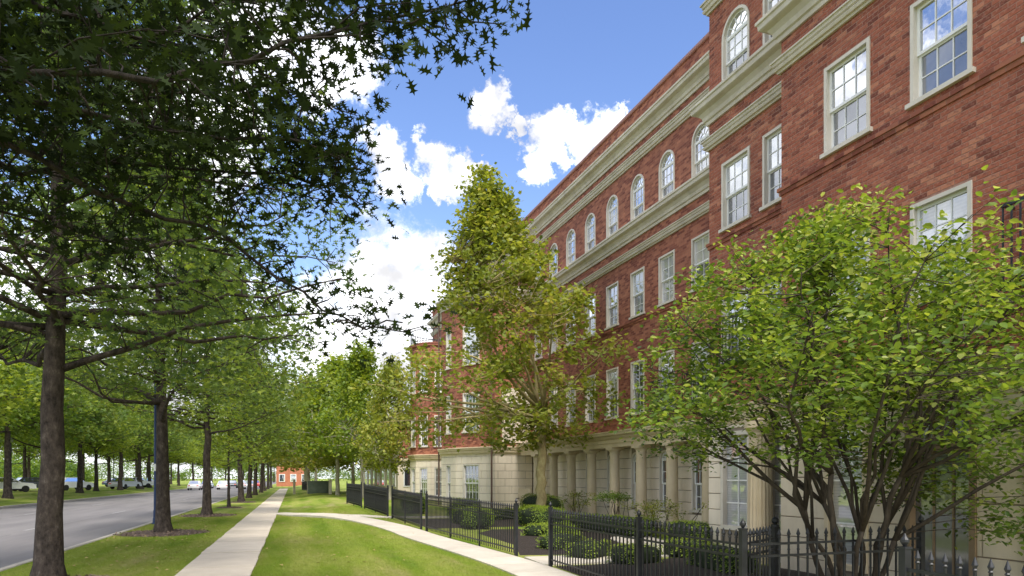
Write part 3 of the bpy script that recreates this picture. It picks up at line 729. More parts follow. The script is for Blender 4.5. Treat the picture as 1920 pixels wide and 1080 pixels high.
# round bay with roof terrace
TC = (10.6, 44.0); TRr = 1.8
ring = [(TC[0] + TRr * math.cos(a), TC[1] + TRr * math.sin(a)) for a in np.linspace(R(-90), R(-270), 13)]
ring = [(XM + .05, ring[0][1])] + ring + [(XM + .05, ring[-1][1])]
def std2(ln, lk): w_ = .62; a = ln / 2 - w_ / 2; return [(a, a + w_, .6, 2.4, 3, lk), (a, a + w_, 3.75, 5.7, 3, lk), (a, a + w_, 7.2, 8.9, 3, lk)]
ring2 = [(XM + .05, TC[1] - TRr), (TC[0] + .2, TC[1] - TRr), (TC[0] - TRr * .45, TC[1] - TRr * .9), (TC[0] - TRr * .88, TC[1] - TRr * .45), (TC[0] - TRr, TC[1] + .05), (TC[0] - TRr * .8, TC[1] + TRr * .6), (TC[0], TC[1] + TRr), (XM + .05, TC[1] + TRr)]
for i, (p, q) in enumerate(zip(ring2, ring2[1:])):
    ln = (Vector(q) - Vector(p)).length; wing_side(p, q, std2(ln, ['blind', 'sky', 'dark', 'sky'][i % 4]) if i in (1, 2, 3, 4) else [], 10.3)
put('bay_cornice', MB().sweep(ring2, prof(2.86, 3.2, .2)), 'tan_stone', bld); put('terrace_edge', MB().sweep(ring, [(-.1, 10.1), (.06, 10.12), (.10, 10.3), (.02, 10.34), (-.1, 10.34)]), 'brick_far', bld)
b = MB(); b.add([(x, y, 10.3) for x, y in ring], [tuple(range(len(ring) - 1, -1, -1))]); put('terrace_floor', b, 'roof_membrane', bld)
tr = put('terrace_railing', MB().sweep(ring, [(-.06, 11.18), (-.02, 11.18), (-.02, 11.22), (-.06, 11.22), (-.06, 11.18)]), 'iron', bld)
put('rail', MB().sweep(ring, [(-.055, 10.45), (-.025, 10.45), (-.025, 10.48), (-.055, 10.48), (-.055, 10.45)]), 'iron', tr)
bm = MB().box(-.011, .011, -.011, .011, 10.34, 11.18).mesh('bar')
for (p, q) in zip(ring, ring[1:]):
    n = max(1, int((Vector(q) - Vector(p)).length / .16))
    for k in range(n): c = Vector(p).lerp(Vector(q), k / n); c = c + (Vector((11.6, 44)) - c).normalized() * .04; put('bar', bm, 'iron', tr, (c.x, c.y, 0))

# ------------------------------------------------------------------ foliage kit
def leaf_field(name, pts, size, mat, tmpl, faces, tint, up=.7, kind='stuff', nrm_=None, jitter=.3):
    """pts (N,3); one leaf per point, random pose; returns mesh"""
    pts = np.asarray(pts, float); n = len(pts); tm = np.asarray(tmpl, float); k = len(tm)
    nn = rng.normal(size=(n, 3)); nn /= np.linalg.norm(nn, axis=1)[:, None]; nn[:, 2] = np.abs(nn[:, 2]); nn = nn + np.array([0, 0, up])
    if nrm_ is not None: nn = nn * .7 + nrm_
    nn /= np.linalg.norm(nn, axis=1)[:, None]
    a = rng.normal(size=(n, 3)); a -= (a * nn).sum(1)[:, None] * nn; a /= np.linalg.norm(a, axis=1)[:, None]; b = np.cross(nn, a)
    sz = size * (1 + rng.uniform(-jitter, jitter, n)); 
    V = pts[:, None, :] + sz[:, None, None] * (tm[None, :, 0, None] * a[:, None, :] + tm[None, :, 1, None] * b[:, None, :] + tm[None, :, 2, None] * nn[:, None, :])
    V = V.reshape(-1, 3); me = bpy.data.meshes.new(name)
    lens_ = [len(f) for f in faces]; flat = np.concatenate([np.array(f) for f in faces]); nf = len(faces)
    me.vertices.add(n * k); me.vertices.foreach_set('co', V.ravel())
    loops = (flat[None, :] + (np.arange(n) * k)[:, None]).ravel(); me.loops.add(len(loops)); me.loops.foreach_set('vertex_index', loops)
    st = np.concatenate([[0], np.cumsum(lens_)[:-1]]); starts = (st[None, :] + (np.arange(n) * len(flat))[:, None]).ravel()
    me.polygons.add(n * nf); me.polygons.foreach_set('loop_start', starts.astype(np.int32))
    at_ = me.attributes.new('tint', 'FLOAT', 'FACE'); at_.data.foreach_set('value', np.repeat(np.clip(tint, 0, 1), nf).astype(np.float32))
    me.update(calc_edges=True); me.materials.append(M[mat]); return me
OAK = [(0, .015, 0), (.20, .06, .02), (.17, .30, .06), (.32, .10, .03), (.42, .12, .03), (.44, .42, .10), (.60, .11, .02), (.70, .13, .02), (.82, .32, .05), (.83, .07, 0), (1.02, .0, -.06),
       (.83, -.07, 0), (.82, -.32, .05), (.70, -.13, .02), (.60, -.11, .02), (.44, -.42, .10), (.42, -.12, .03), (.32, -.10, .03), (.17, -.30, .06), (.20, -.06, .02), (0, -.015, 0)]
OAKF = [(0, 1, 19, 20), (1, 2, 3), (17, 18, 19), (1, 3, 17, 19), (3, 4, 16, 17), (4, 5, 6), (14, 15, 16), (4, 6, 14, 16), (6, 7, 13, 14), (7, 8, 9), (11, 12, 13), (7, 9, 11, 13), (9, 10, 11)]
OVAL = [(0, 0, 0), (.22, .22, .06), (.6, .28, .06), (1, 0, -.05), (.6, -.28, .06), (.22, -.22, .06), (.5, 0, -.02)]
OVALF = [(0, 1, 6), (1, 2, 6), (2, 3, 6), (3, 4, 6), (4, 5, 6), (5, 0, 6)]
MAPLE = [(0, 0, 0), (.1, .42, .05), (.42, .30, .02), (.48, .55, .08), (.68, .22, 0), (1, 0, -.05), (.68, -.22, 0), (.48, -.55, .08), (.42, -.30, .02), (.1, -.42, .05)]
MAPLEF = [(0, 1, 2), (2, 3, 4), (0, 2, 4, 5), (0, 5, 6, 8), (6, 7, 8), (0, 8, 9)]
DUO = [(0, 0, 0), (.5, .26, .08), (1, 0, -.06), (.5, -.26, .08)]
DUOF = [(0, 1, 2), (0, 2, 3)]
STAR = [(0, 0, 0), (.42, .42, .08), (.52, .12, 0), (1, 0, -.05), (.52, -.12, 0), (.42, -.42, .08)]
STARF = [(0, 1, 2), (0, 2, 3), (0, 3, 4), (0, 4, 5)]
def lump(seed):
    ph = np.random.default_rng(seed).uniform(0, 6.28, 12)
    return lambda az, t: 1 + .17 * np.sin(2 * az + ph[0] + 4 * t) + .13 * np.sin(3 * az + ph[1] - 7 * t) + .10 * np.sin(5 * az + ph[2] + 11 * t) + .08 * np.sin(9 * t * 2 + ph[3])
def crown_points(n, z0, z1, rfun, seed, axis=lambda t: (0, 0), bias=.42):
    r_ = np.random.default_rng(seed); lf = lump(seed); out = []
    while len(out) < n:
        t = r_.uniform(); rmax = rfun(t)
        if r_.uniform() > (rmax / 1.0) ** 2: continue
        az = r_.uniform(0, 2 * math.pi); rad = rmax * float(lf(az, t)) * r_.uniform() ** bias
        ax = axis(t); out.append((rad * math.cos(az) + ax[0], rad * math.sin(az) + ax[1], z0 + (z1 - z0) * t))
    return np.array(out)
def wob(p, q, n, amp, r_, sag=0.0):
    p, q = Vector(p), Vector(q); L_ = (q - p).length; pts = []
    o1 = Vector((r_.normal(), r_.normal(), r_.normal())) * amp * L_
    for i in range(n + 1):
        t = i / n; pts.append(p.lerp(q, t) + o1 * math.sin(math.pi * t) + Vector((0, 0, -sag * L_ * 4 * t * (1 - t))) + Vector((r_.normal(), r_.normal(), r_.normal())) * amp * .25 * L_ * (0 if i in (0, n) else 1))
    return pts
def skeleton(trunk_mb, limbs, clusters, r_, twig=.012, n_side=4, maxd=2.6):
    """tubes for limbs and twigs out to the clusters"""
    P = []; RR = []
    for pts, r0, r1, ns in limbs:
        m = len(pts); rad = [r0 + (r1 - r0) * (i / (m - 1)) ** .8 for i in range(m)]; trunk_mb.tube(pts, rad, ns)
        for i in range(m - 1):
            for t in (0, .33, .66): P.append(pts[i].lerp(pts[i + 1], t)); RR.append(rad[i])
    P = np.array([tuple(p) for p in P]); 
    for c in clusters:
        dv = P - c; dv[:, 2] *= 1.3; d2 = (dv ** 2).sum(1) + (P[:, 2] > c[2]) * .6
        i = int(d2.argmin())
        if d2[i] > maxd * maxd: continue
        pts = wob(P[i], c, 2, .10, r_); trunk_mb.tube(pts, [min(twig, RR[i] * .8), twig * .7, twig * .35], n_side, False)
def scatter(clusters, per, spread, r_, flat=.7):
    c = np.repeat(clusters, per, axis=0); o = r_.normal(size=c.shape) * spread; o[:, 2] *= flat
    tone = np.repeat(r_.uniform(-.28, .28, len(clusters)), per); return c + o, tone
def make_tree(name, seed, H, clear, rfun, trunk_r, leafsize, ncl, per, spread, tm, mat, bk, n_limb=22, axis=lambda t: (0, 0), tone0=.45, asc=.25, fork=False, up=.6, flare=1.5, cut=None, twig=.014, bias=.42, straight=False):
    r_ = np.random.default_rng(seed); cl = crown_points(ncl, clear, H, rfun, seed, axis, bias)
    if cut is not None: cl = cl[[cut(p) for p in cl]]
    mb = MB(); limbs = []
    tp = [Vector((0, 0, -.12)), Vector((0, 0, .06)), Vector((0, 0, .35))]; tr = [trunk_r * flare * 1.12, trunk_r * flare, trunk_r * 1.12]
    topz = H * .93 if not fork else clear + (H - clear) * .12; n = 14
    for i in range(1, n + 1):
        t = i / n; z = .35 + (topz - .35) * t; ax = (0, 0) if straight else axis(max(0, (z - clear) / (H - clear))); w_ = .05 * trunk_r / .2
        tp.append(Vector((ax[0] + r_.normal() * w_ * .5, ax[1] + r_.normal() * w_ * .5, z))); tr.append(trunk_r * ((1 - .93 * t ** 1.1) if not fork else 1.05 - .3 * t))
    mb.tube(tp, tr, 12)
    limbs_pts = cl[np.argsort(-(np.hypot(cl[:, 0], cl[:, 1]) + r_.uniform(0, 1.2, len(cl))))]
    used = []
    for c in limbs_pts:
        if len(used) >= n_limb: break
        if all(np.linalg.norm(c - u) > (H - clear) * .14 for u in used): used.append(c)
    for c in used:
        rad = math.hypot(c[0], c[1]); z0 = c[2] - rad * r_.uniform(asc * .4, asc * 1.5) - .1
        z0 = min(max(z0, clear * (.8 if not fork else .92)), topz * .96) if not fork else topz * r_.uniform(.86, .99)
        k = 0
        while k < len(tp) - 2 and tp[k + 1].z < z0: k += 1
        p0 = tp[k].lerp(tp[k + 1], min(1, max(0, (z0 - tp[k].z) / max(.01, tp[k + 1].z - tp[k].z)))); rr0 = tr[k] * (.42 if not fork else .55)
        mid = Vector(c)
        limbs.append((wob(p0, mid, 7, .05, r_, .03 if not fork else -.05), max(.016, min(rr0, .03 * rad + .012)), .008, 6))
    skeleton(mb, limbs, cl, r_, twig)
    pts, tone = scatter(cl, per, spread, r_)
    # leaf tone varies at random by cluster and by leaf
    tint = tone0 + tone + r_.normal(size=len(pts)) * .14
    lm = leaf_field('crown', pts, leafsize, mat, tm[0], tm[1], tint, up)
    return mb.mesh('trunk', True), lm, bk
def plant(kit_, name, label, cat, loc, rz=0, scale=1.0, group=None, sz=None):
    o = empty(name, loc, rz); hs_ = math.sin(loc[0] * 12.9 + loc[1] * 78.2); o.rotation_euler = (.022 * hs_, .022 * math.cos(hs_ * 40), rz); o.scale = (scale, scale, scale * (sz or 1)); tag(o, label, cat, group)
    put('trunk', kit_[0], kit_[2], o); put('crown', kit_[1], None, o, kind='stuff'); return o

# ---- street oaks
def oak_r(R0):
    return lambda t: R0 * (.62 + .38 * math.sin(math.pi * min(1, t * 1.5 + .12))) * (1 if t < .45 else max(.06, 1 - ((t - .45) / .57) ** 1.6))
def norm_r(f, m): return lambda t: f(t)
ROW = -3.72
oak1 = make_tree('oak', 11, 12.6, 3.9, oak_r(4.3), .185, .155, 900, 26, .30, (OAK, OAKF), 'oak_leaf', 'oak_bark', 26, tone0=.22, asc=.2)
plant(oak1, 'pin_oak', 'dark barked pin oak with its trunk nearest on the left beside the kerb', 'tree', (-3.64, 12.4, 0), .4, group='oaks along the kerb strip')
oakA = make_tree('oak', 23, 12.4, 4.3, oak_r(4.4), .20, .19, 640, 30, .34, (STAR, STARF), 'oak_leaf', 'oak_bark', 24, tone0=.5, asc=.2)
oakB = make_tree('oak', 37, 11.8, 3.9, oak_r(4.3), .18, .22, 460, 28, .36, (STAR, STARF), 'oak_leaf', 'oak_bark', 20, tone0=.6, asc=.2)
thin = make_tree('oak', 41, 6.8, 2.6, oak_r(1.9), .085, .2, 120, 18, .3, (STAR, STARF), 'far_leaf', 'oak_bark', 12, tone0=.6)
ordn = ['second', 'third', 'fourth', 'fifth', 'sixth', 'seventh', 'eighth', 'ninth', 'tenth', 'eleventh', 'twelfth', 'thirteenth', 'fourteenth', 'fifteenth']
spots = [(-3.8, 23.4, oakA, 1.0), (-3.7, 33.8, oakB, 1.04), (-3.45, 52, oakA, .98), (-3.55, 63, oakB, 1.02), (-3.6, 74, oakA, 1.0), (-3.5, 86, oakB, 1.0), (-3.6, 98, oakA, 1.0), (-3.6, 112, oakB, 1.05), (-3.6, 128, oakA, 1.05)]
for i, (l, s, k, q) in enumerate(spots):
    lab = ['oak standing in a wide mulch ring beside the blue pole', 'straight trunked oak in the mulch ring just beyond the blue pole'][i] if i < 2 else '%s large oak along the kerb counting away from the camera' % ordn[i]
    plant(k, 'street_oak', lab, 'tree', (l, s, 0), i * 1.7 + .3, q, 'oaks along the kerb strip')
plant(thin, 'young_oak', 'slender young tree between the larger kerbside oaks', 'tree', (-3.5, 42.7, 0), .5)

# ---- near oak, trunk just left of the view, limbs reaching over the lawn
def near_oak():
    r_ = np.random.default_rng(5); base = Vector((-4.3, 2.0, 0)); o = empty('overhanging_oak', base); tag(o, 'dark overhanging oak boughs with star shaped leaves filling the upper left sky', 'tree')
    mb = MB(); limbs = []; cl = []
    tp = [Vector((0, 0, z)) + Vector((r_.normal(), r_.normal(), 0)) * .03 for z in (-.1, .1, .5, 1.5, 3, 4.5, 6, 8, 10, 11.5)]; mb.tube(tp, [.36, .31, .25, .23, .21, .18, .15, .1, .06, .02], 12)
    def limb(z, P, r0, dens, spread, side):
        pts = [Vector((0, 0, z))] + [at(*p) - base for p in P]; fine = []
        for a, b_ in zip(pts, pts[1:]):
            n = max(2, int((b_ - a).length / .45))
            for i in range(n): fine.append(a.lerp(b_, i / n) + Vector((r_.normal(), r_.normal(), r_.normal())) * .03)
        fine.append(pts[-1]); limbs.append((fine, r0, .007, 6))
        L_ = len(fine)
        for i, p in enumerate(fine):
            t = i / (L_ - 1)
            if t < .22: continue
            for _ in range(max(1, int(dens * (1.15 - .45 * t)))):
                d = Vector((r_.normal(), r_.normal(), r_.normal() * .55)); cl.append(np.array(p + d * (side * (1.1 - .6 * t))))
    limb(4.6, [(60, 140, 4.6), (300, 150, 5.0), (460, 118, 5.1), (620, 62, 5.2), (790, 15, 5.2), (860, 5, 5.2)], .052, 7, .2, .42)
    limb(4.0, [(-40, 250, 5.2), (180, 345, 6.2), (300, 410, 6.8), (420, 440, 7.2), (520, 520, 7.4), (600, 585, 7.5), (690, 615, 7.4), (755, 605, 7.3)], .045, 3, .2, .30)
    limb(5.2, [(80, 30, 5.2), (260, 60, 6.0), (420, 20, 6.3), (560, -20, 6.4)], .06, 9, .25, .55)
    limb(4.8, [(40, 200, 5.6), (260, 230, 6.4), (420, 260, 6.7), (560, 270, 6.8), (660, 300, 6.8)], .06, 9, .25, .5)
    limb(4.4, [(40, 330, 6.4), (240, 300, 7.2), (400, 330, 7.4), (540, 330, 7.4), (640, 345, 7.2)], .055, 9, .25, .55)
    limb(5.6, [(-20, 90, 5.6), (150, 190, 6.6), (330, 180, 7.0), (500, 160, 7.0), (600, 180, 6.9)], .055, 9, .25, .55)
    limb(4.2, [(0, 400, 7), (160, 440, 7.6), (300, 480, 8)], .05, 7, .25, .65)
    limb(6.0, [(60, -40, 6), (200, 100, 7), (340, 60, 7.3), (480, 70, 7.4), (600, 30, 7.3), (690, 60, 7.2)], .05, 9, .25, .55)
    n_front = len(cl)
    # rest of the crown over and behind the viewer
    rest = crown_points(260, 4.6, 12.4, oak_r(4.6), 77); keep = []
    for p in rest:
        q = Vector(p) + base; Z = q.x * SY + q.y * CY
        px = 960 + (q.x * CY - q.y * SY) / max(.2, Z) * 1280
        if Z < 1.2 or px < 150: keep.append(p)
    for c in keep[::14]: limbs.append((wob((0, 0, max(4.2, c[2] - 1)), c, 5, .05, r_), .05, .008, 5))
    cl_all = np.array(cl + keep); skeleton(mb, limbs, cl_all, r_, .010, 4, 2.2)
    pts, tone = scatter(cl_all, 18, .18, r_, .8); tint = .4 + tone * .7 + r_.normal(size=len(pts)) * .2
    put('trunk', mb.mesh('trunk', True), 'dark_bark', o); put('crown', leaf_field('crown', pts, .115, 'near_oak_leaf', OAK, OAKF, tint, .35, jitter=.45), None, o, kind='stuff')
near_oak()

# ---- median and far side trees
farA = make_tree('far', 51, 13.0, 5.3, oak_r(4.9), .24, .36, 400, 22, .48, (STAR, STARF), 'far_leaf', 'oak_bark', 16, tone0=.42)
farB = make_tree('far', 53, 11.8, 4.8, oak_r(4.5), .22, .36, 380, 22, .48, (STAR, STARF), 'far_leaf', 'oak_bark', 16, tone0=.66)
farC = make_tree('far', 57, 13.8, 4.6, oak_r(5.4), .28, .42, 400, 22, .52, (STAR, STARF), 'oak_leaf', 'oak_bark', 16, tone0=.55)
r3 = random.Random(9)
names = ['nearest', 'second', 'third', 'fourth', 'fifth', 'sixth', 'seventh', 'eighth', 'ninth', 'tenth', 'eleventh', 'twelfth', 'thirteenth', 'fourteenth', 'fifteenth', 'sixteenth', 'seventeenth', 'eighteenth', 'nineteenth', 'twentieth', 'twenty-first', 'twenty-second']
for i, s in enumerate([36, 46, 57, 66.5, 75, 83, 92, 102, 112, 124, 138, 153, 170, 190]):
    l = -19.6 + r3.uniform(-.5, .5); plant([farA, farB, farA, farC][i % 4] if i < 9 else farB, 'median_tree', '%s tree of the front row on the grass across the road' % names[i], 'tree', (l, s, gz(l, s)), r3.uniform(0, 6), r3.uniform(.92, 1.08), 'trees on the median grass')
for i, s in enumerate([52, 63, 74, 86, 97, 109, 121, 135, 150, 170]):
    l = -27.5 + r3.uniform(-1.5, 1.5); plant([farC, farA][i % 2], 'background_tree', '%s tree of the back row behind the median trees' % names[i], 'tree', (l, s, gz(l, s)), r3.uniform(0, 6), r3.uniform(.9, 1.1), 'trees behind the median row')
for i, (l, s, q) in enumerate([(-46, 96, 1.1), (-52, 120, 1.2), (-44, 140, 1.1), (-62, 150, 1.3), (-40, 190, 1.2), (-34, 235, 1.2), (-25, 290, 1.1), (-8, 330, 1.2), (6, 300, 1.1), (-14, 265, .8), (-19, 300, 1.1), (-3, 380, 1.3), (-28, 345, 1.3)]):
    plant([farC, farA][i % 2], 'distant_tree', '%s of the hazy trees closing the view beyond the road' % names[i], 'tree', (l, s, gz(l, s)), r3.uniform(0, 6), q, 'distant trees')

# ---- sycamores on the right
def syc_r(t): return 4.2 * float(np.interp(t, [0, .06, .14, .28, .42, .56, .72, .88, 1], [.62, .9, 1.0, .95, .74, .54, .40, .26, .07]))
def syc_big(t): return float(np.interp(t, [0, .05, .17, .33, .45, .55, .70, .82, .92, 1], [2.6, 4.2, 5.0, 4.3, 3.3, 2.7, 1.85, 1.1, .5, .1]))
TS = Vector((8.6, 23.3, gz(8.6, 23.3)))
def cut_facade(p):
    x, y = TS.x + p[0], TS.y + p[1]; lx = x * math.cos(CR) + y * math.sin(CR); az = math.atan2(p[1], p[0]); hole = math.sin(p[0] * 1.7 + 1) * math.sin(p[1] * 1.5 + .4) * math.sin(p[2] * 1.35 + 2)
    u = p[0] * CY - p[1] * SY
    if u < -2.7 and 5.7 < p[2] < 7.4: return False
    return lx < 11.0 and hole > -.34
def syc_axis(t): d = float(np.interp(t, [0, .17, .37, .55, .7, 1], [.4, 1.25, 1.0, 1.2, 2.0, 2.25])); return (-CY * d, SY * d)
def syc_trunk_axis(t): return (0, 0)
syc = make_tree('syc', 61, 13.1, 2.8, syc_big, .19, .145, 720, 38, .23, (MAPLE, MAPLEF), 'sycamore_leaf', 'sycamore_bark', 24, axis=syc_axis, tone0=.55, fork=True, cut=cut_facade, up=.5, flare=1.25, bias=.5, straight=True)
plant(syc, 'sycamore', 'olive green sycamore with mottled tan trunk standing before the colonnade', 'tree', TS)
sy2 = make_tree('syc', 67, 11, 3.0, syc_r, .16, .26, 420, 18, .38, (MAPLE, MAPLEF), 'far_leaf', 'pale_bark', 16, tone0=.62, fork=True, flare=1.2)
sy3 = make_tree('syc', 71, 12, 2.6, syc_r, .17, .28, 420, 18, .4, (MAPLE, MAPLEF), 'sycamore_leaf', 'pale_bark', 16, tone0=.62, fork=True, flare=1.2)
for i, (l, s, k, q, lab) in enumerate([(6.1, 45.2, sy3, .56, 'yellow green tree with forked white trunk in front of the round bay'), (4.9, 51, sy2, .74, 'light green tree with thin white trunk next to the forked one'),
      (3.6, 58.6, sy2, 1.05, 'pale trunked tree at the far end of the black fence'), (1.6, 72, sy3, 1.0, 'broad tree over the lawn beyond the utility cabinet'), (2.6, 84, sy2, 1.1, 'tree beside the far dark fence at the end of the pavement'), (1.8, 98, sy3, 1.1, 'far tree shading the end of the pavement on the right'), (5.5, 66, sy3, 1.0, 'tree crowding behind the pale trunked ones near the stone wall'), (2.0, 118, sy2, 1.2, 'last tree on the right side of the pavement')]):
    plant(k, 'plane_tree', lab, 'tree', (l, s, gz(l, s) - .02), i * 1.3, q, 'trees between pavement and building', 1.4 if i < 2 else 1)

# ---- multi-stemmed tree at the right
def shrub_tree():
    r_ = np.random.default_rng(15); base = Vector((6.55, 6.68, 0)); o = empty('serviceberry_tree', base); tag(o, 'bright green many stemmed small tree fanning up behind the spiked fence', 'tree')
    prof_ = lambda t: 2.85 * float(np.interp(t, [0, .12, .35, .6, .8, .93, 1], [.72, .85, 1, .95, .72, .46, .2]))
    cl = crown_points(2700, .95, 5.0, prof_, 19, bias=.55)
    side_ = Vector((CY, -SY))          # to the right as seen from the pavement
    def ok(p):
        q = base + Vector(p); lx = q.x * math.cos(CR) + q.y * math.sin(CR)
        if lx > 8.8: return False
        u = p[0] * side_.x + p[1] * side_.y
        floor_ = float(np.interp(u, [-2.8, -1.6, -.9, 0, .5, 1.1, 1.6, 2.8], [2.2, 2.0, 2.0, 2.2, 2.0, 1.4, .9, .8]))
        top_ = float(np.interp(u, [-2.6, -2.0, -1.2, -.5, -.2, .3, .8, 1.3, 1.9, 2.6], [3.3, 4.0, 4.3, 4.85, 4.9, 4.1, 4.2, 4.85, 4.6, 4.7]))
        zv = q.x * SY + q.y * CY; top_ = 1.7 + (top_ - 1.55) * zv / 8.4          # front boughs hang lower than the middle of the crown
        if math.sin(p[0] * 3.1 + 1) * math.sin(p[1] * 2.9) * math.sin(p[2] * 3.3 + .5) < -.33: return False
        return floor_ + .15 * math.sin(p[0] * 5) < p[2] < top_ + .18 * math.sin(p[1] * 7 + p[0] * 4)
    cl = np.array([p for p in cl if ok(p)])
    mb = MB(); limbs = []; used = []
    for c in cl[np.argsort(-(np.linalg.norm(cl, axis=1) + r_.uniform(0, 1.5, len(cl))))]:
        if len(used) >= 40: break
        if all(np.linalg.norm(c - u) > .72 for u in used): used.append(c)
    roots = []
    NS = 9
    for k in range(NS):
        a = k * 2 * math.pi / NS + r_.uniform(-.2, .2); roots.append((a, Vector((.15 * math.cos(a), .15 * math.sin(a), -.08)), Vector(((.40 + r_.uniform(0, .2)) * math.cos(a), (.40 + r_.uniform(0, .2)) * math.sin(a), 1.45 + r_.uniform(-.5, .5)))))
    for k_, (a, p0, m_) in enumerate(roots): limbs.append((wob(p0, m_, 6, .045, r_), .042 + r_.uniform(-.012, .008), .030, 8))
    for c in used:
        a = math.atan2(c[1], c[0]); k = min(range(NS), key=lambda i: abs((roots[i][0] - a + math.pi) % (2 * math.pi) - math.pi)); p0, m_ = roots[k][1], roots[k][2]
        m2 = m_ + Vector((r_.normal(), r_.normal(), r_.normal())) * .05
        pts = wob(m_, Vector(c), 7, .06, r_, -.03); limbs.append((pts, .026 + r_.uniform(-.006, .006), .005, 7))
    skeleton(mb, limbs, cl, r_, .006, 4, .95)
    pts, tone = scatter(cl, 22, .135, r_, .6); tint = .44 + tone * 1.1 + r_.normal(size=len(pts)) * .22 + .12 * (pts[:, 2] - 3) / 2  # paler with height: light on the crown top put into the tint
    put('trunk', mb.mesh('trunk', True), 'shrub_bark', o); put('crown', leaf_field('crown', pts, .078, 'bright_leaf', OVAL, OVALF, tint, .8), None, o, kind='stuff')
shrub_tree()

# ------------------------------------------------------------------ iron fence
FH = 1.12
pk = MB(); pk.box(-.009, .009, -.009, .009, .05, FH - .10)
pk.lathe([(.012, FH - .25), (.019, FH - .235), (.012, FH - .22)], 6); pk.lathe([(.013, FH - .105), (.021, FH - .095), (.012, FH - .085), (.024, FH - .06), (.003, FH)], 6)
pkm = pk.mesh('picket')
po = MB(); po.box(-.032, .032, -.032, .032, -.2, FH + .0); po.box(-.038, .038, -.038, .038, FH, FH + .018); po.lathe([(.012, FH + .018), (.018, FH + .03), (.034, FH + .055), (.034, FH + .075), (.016, FH + .1), (.004, FH + .125)], 8)
pom = po.mesh('post'); mid_ = MB(); mid_.box(-.018, .018, -.018, .018, -.2, FH - .06); mid_.lathe([(.02, FH - .06), (.03, FH - .04), (.004, FH + .02)], 6); midm = mid_.mesh('line_post')
def fence(p0, p1, label, ends=(1, 1), gap=.118, name='fence_panel', lines=2.4, cat='fence', group='black iron fence panels'):
    p0, p1 = Vector(p0), Vector(p1); d = p1 - p0; ln = d.length; z0, z1 = gz(*p0) + .015, gz(*p1) + .015
    o = empty(name, (p0.x, p0.y, z0), math.atan2(d.y, d.x)); tag(o, label, cat, group); sl = (z1 - z0) / ln
    for h in (.14, FH - .30, FH - .165):
        v = []
        for x in (0.0, ln): v += [(x, -.014, h - .013 + sl * x), (x, .014, h - .013 + sl * x), (x, .014, h + .013 + sl * x), (x, -.014, h + .013 + sl * x)]
        put('rail', MB().add(v, [(0, 1, 2, 3), (7, 6, 5, 4), (0, 4, 5, 1), (1, 5, 6, 2), (2, 6, 7, 3), (3, 7, 4, 0)]), 'iron', o)
    n = max(2, round(ln / gap)); nl = max(1, round(ln / lines)); lp = {round(n * j / nl) for j in range(1, nl)}
    for k in range(1, n): x = ln * k / n; put(*(('line_post', midm) if k in lp else ('picket', pkm)), 'iron', o, (x, 0, sl * x))
    if ends[0]: put('post', pom, 'iron', o, (0, 0, 0))
    if ends[1]: put('post', pom, 'iron', o, (ln, 0, sl * ln))
    return o
fence((4.70, 8.70), (4.71, 6.36), 'near black iron fence panel in front of the dark mulch bed', (0, 1))
fence((4.68, 12.15), (4.70, 8.70), 'black iron fence panel right of the garden opening, before the hedges')
fence((4.60, 14.0), (3.84, 20.3), 'long black fence panel left of the garden opening along the curved path')
fence((3.80, 21.0), (3.55, 25.6), 'black fence panel beyond the first narrow gap along the path')
fence((3.50, 26.5), (3.20, 32.3), 'black fence panel beyond the small side path gate gap')
fence((3.15, 33.3), (2.90, 39.0), 'farthest long black fence panel, ending at the pale trunked tree')
fence((4.80, 6.36), (7.3, 6.40), 'spiked fence panel crossing below the many stemmed tree', (0, 1), .135)
fence((4.76, 6.42), (5.55, 6.92), 'open iron gate leaf standing ajar beside the fence corner post', (0, 0), .1, 'gate', cat='gate', group=None)
fence((4.68, 4.25), (4.70, -2.0), 'closest spiked fence panel in the lower right corner', (1, 1), .118)
fence((2.1, 78), (1.2, 92), 'distant dark fence panel at the end of the pavement', (1, 1), .16)
o = empty('stair_post', (6.46, 8.0, 0)); tag(o, 'stout black ball topped newel post standing by the fluted column', 'post'); put('shaft', MB().box(-.045, .045, -.045, .045, -.05, 1.02), 'iron', o); put('ball_finial', MB().lathe([(.055, 1.02), (.055, 1.05), (.025, 1.06), (.05, 1.095), (.05, 1.125), (.02, 1.16)], 10), 'iron', o)

# ------------------------------------------------------------------ planting beds, hedges, shrubs
def patch(name, pts, mat, lift=.02):
    cx = sum(p[0] for p in pts) / len(pts); cy = sum(p[1] for p in pts) / len(pts); v = [(cx, cy, gz(cx, cy) + lift + .05)]
    n = len(pts)
    for k, (f_, dz) in enumerate(((.7, .035), (1.0, -.03))):
        for p in pts: x, y = cx + (p[0] - cx) * f_, cy + (p[1] - cy) * f_; v.append((x, y, gz(x, y) + lift + dz))
    f = [(0, 1 + i, 1 + (i + 1) % n) for i in range(n)] + [(1 + i, 1 + n + i, 1 + n + (i + 1) % n, 1 + (i + 1) % n) for i in range(n)]
    return structure(put(name, MB().add(v, f).mesh(name, True), mat))
def chips(o_name, cx, cy, rx, ry, n, mat, parent, seed, size=.03):
    r_ = np.random.default_rng(seed); mb = MB()
    for _ in range(n):
        a = r_.uniform(0, 6.28); q = math.sqrt(r_.uniform()); x, y = cx + rx * q * math.cos(a), cy + ry * q * math.sin(a); z = gz(x, y) + .03 + .05 * (1 - q); t = r_.uniform(0, 3.14); s_ = size * r_.uniform(.5, 1.4)
        d = Vector((math.cos(t), math.sin(t), r_.normal() * .35)) * s_; e = Vector((-math.sin(t), math.cos(t), r_.normal() * .3)) * s_ * .4; p = Vector((x, y, z))
        mb.add([p - d - e, p + d - e, p + d + e, p - d + e], [(0, 1, 2, 3)])
    put(o_name, mb, mat, parent, kind='stuff')
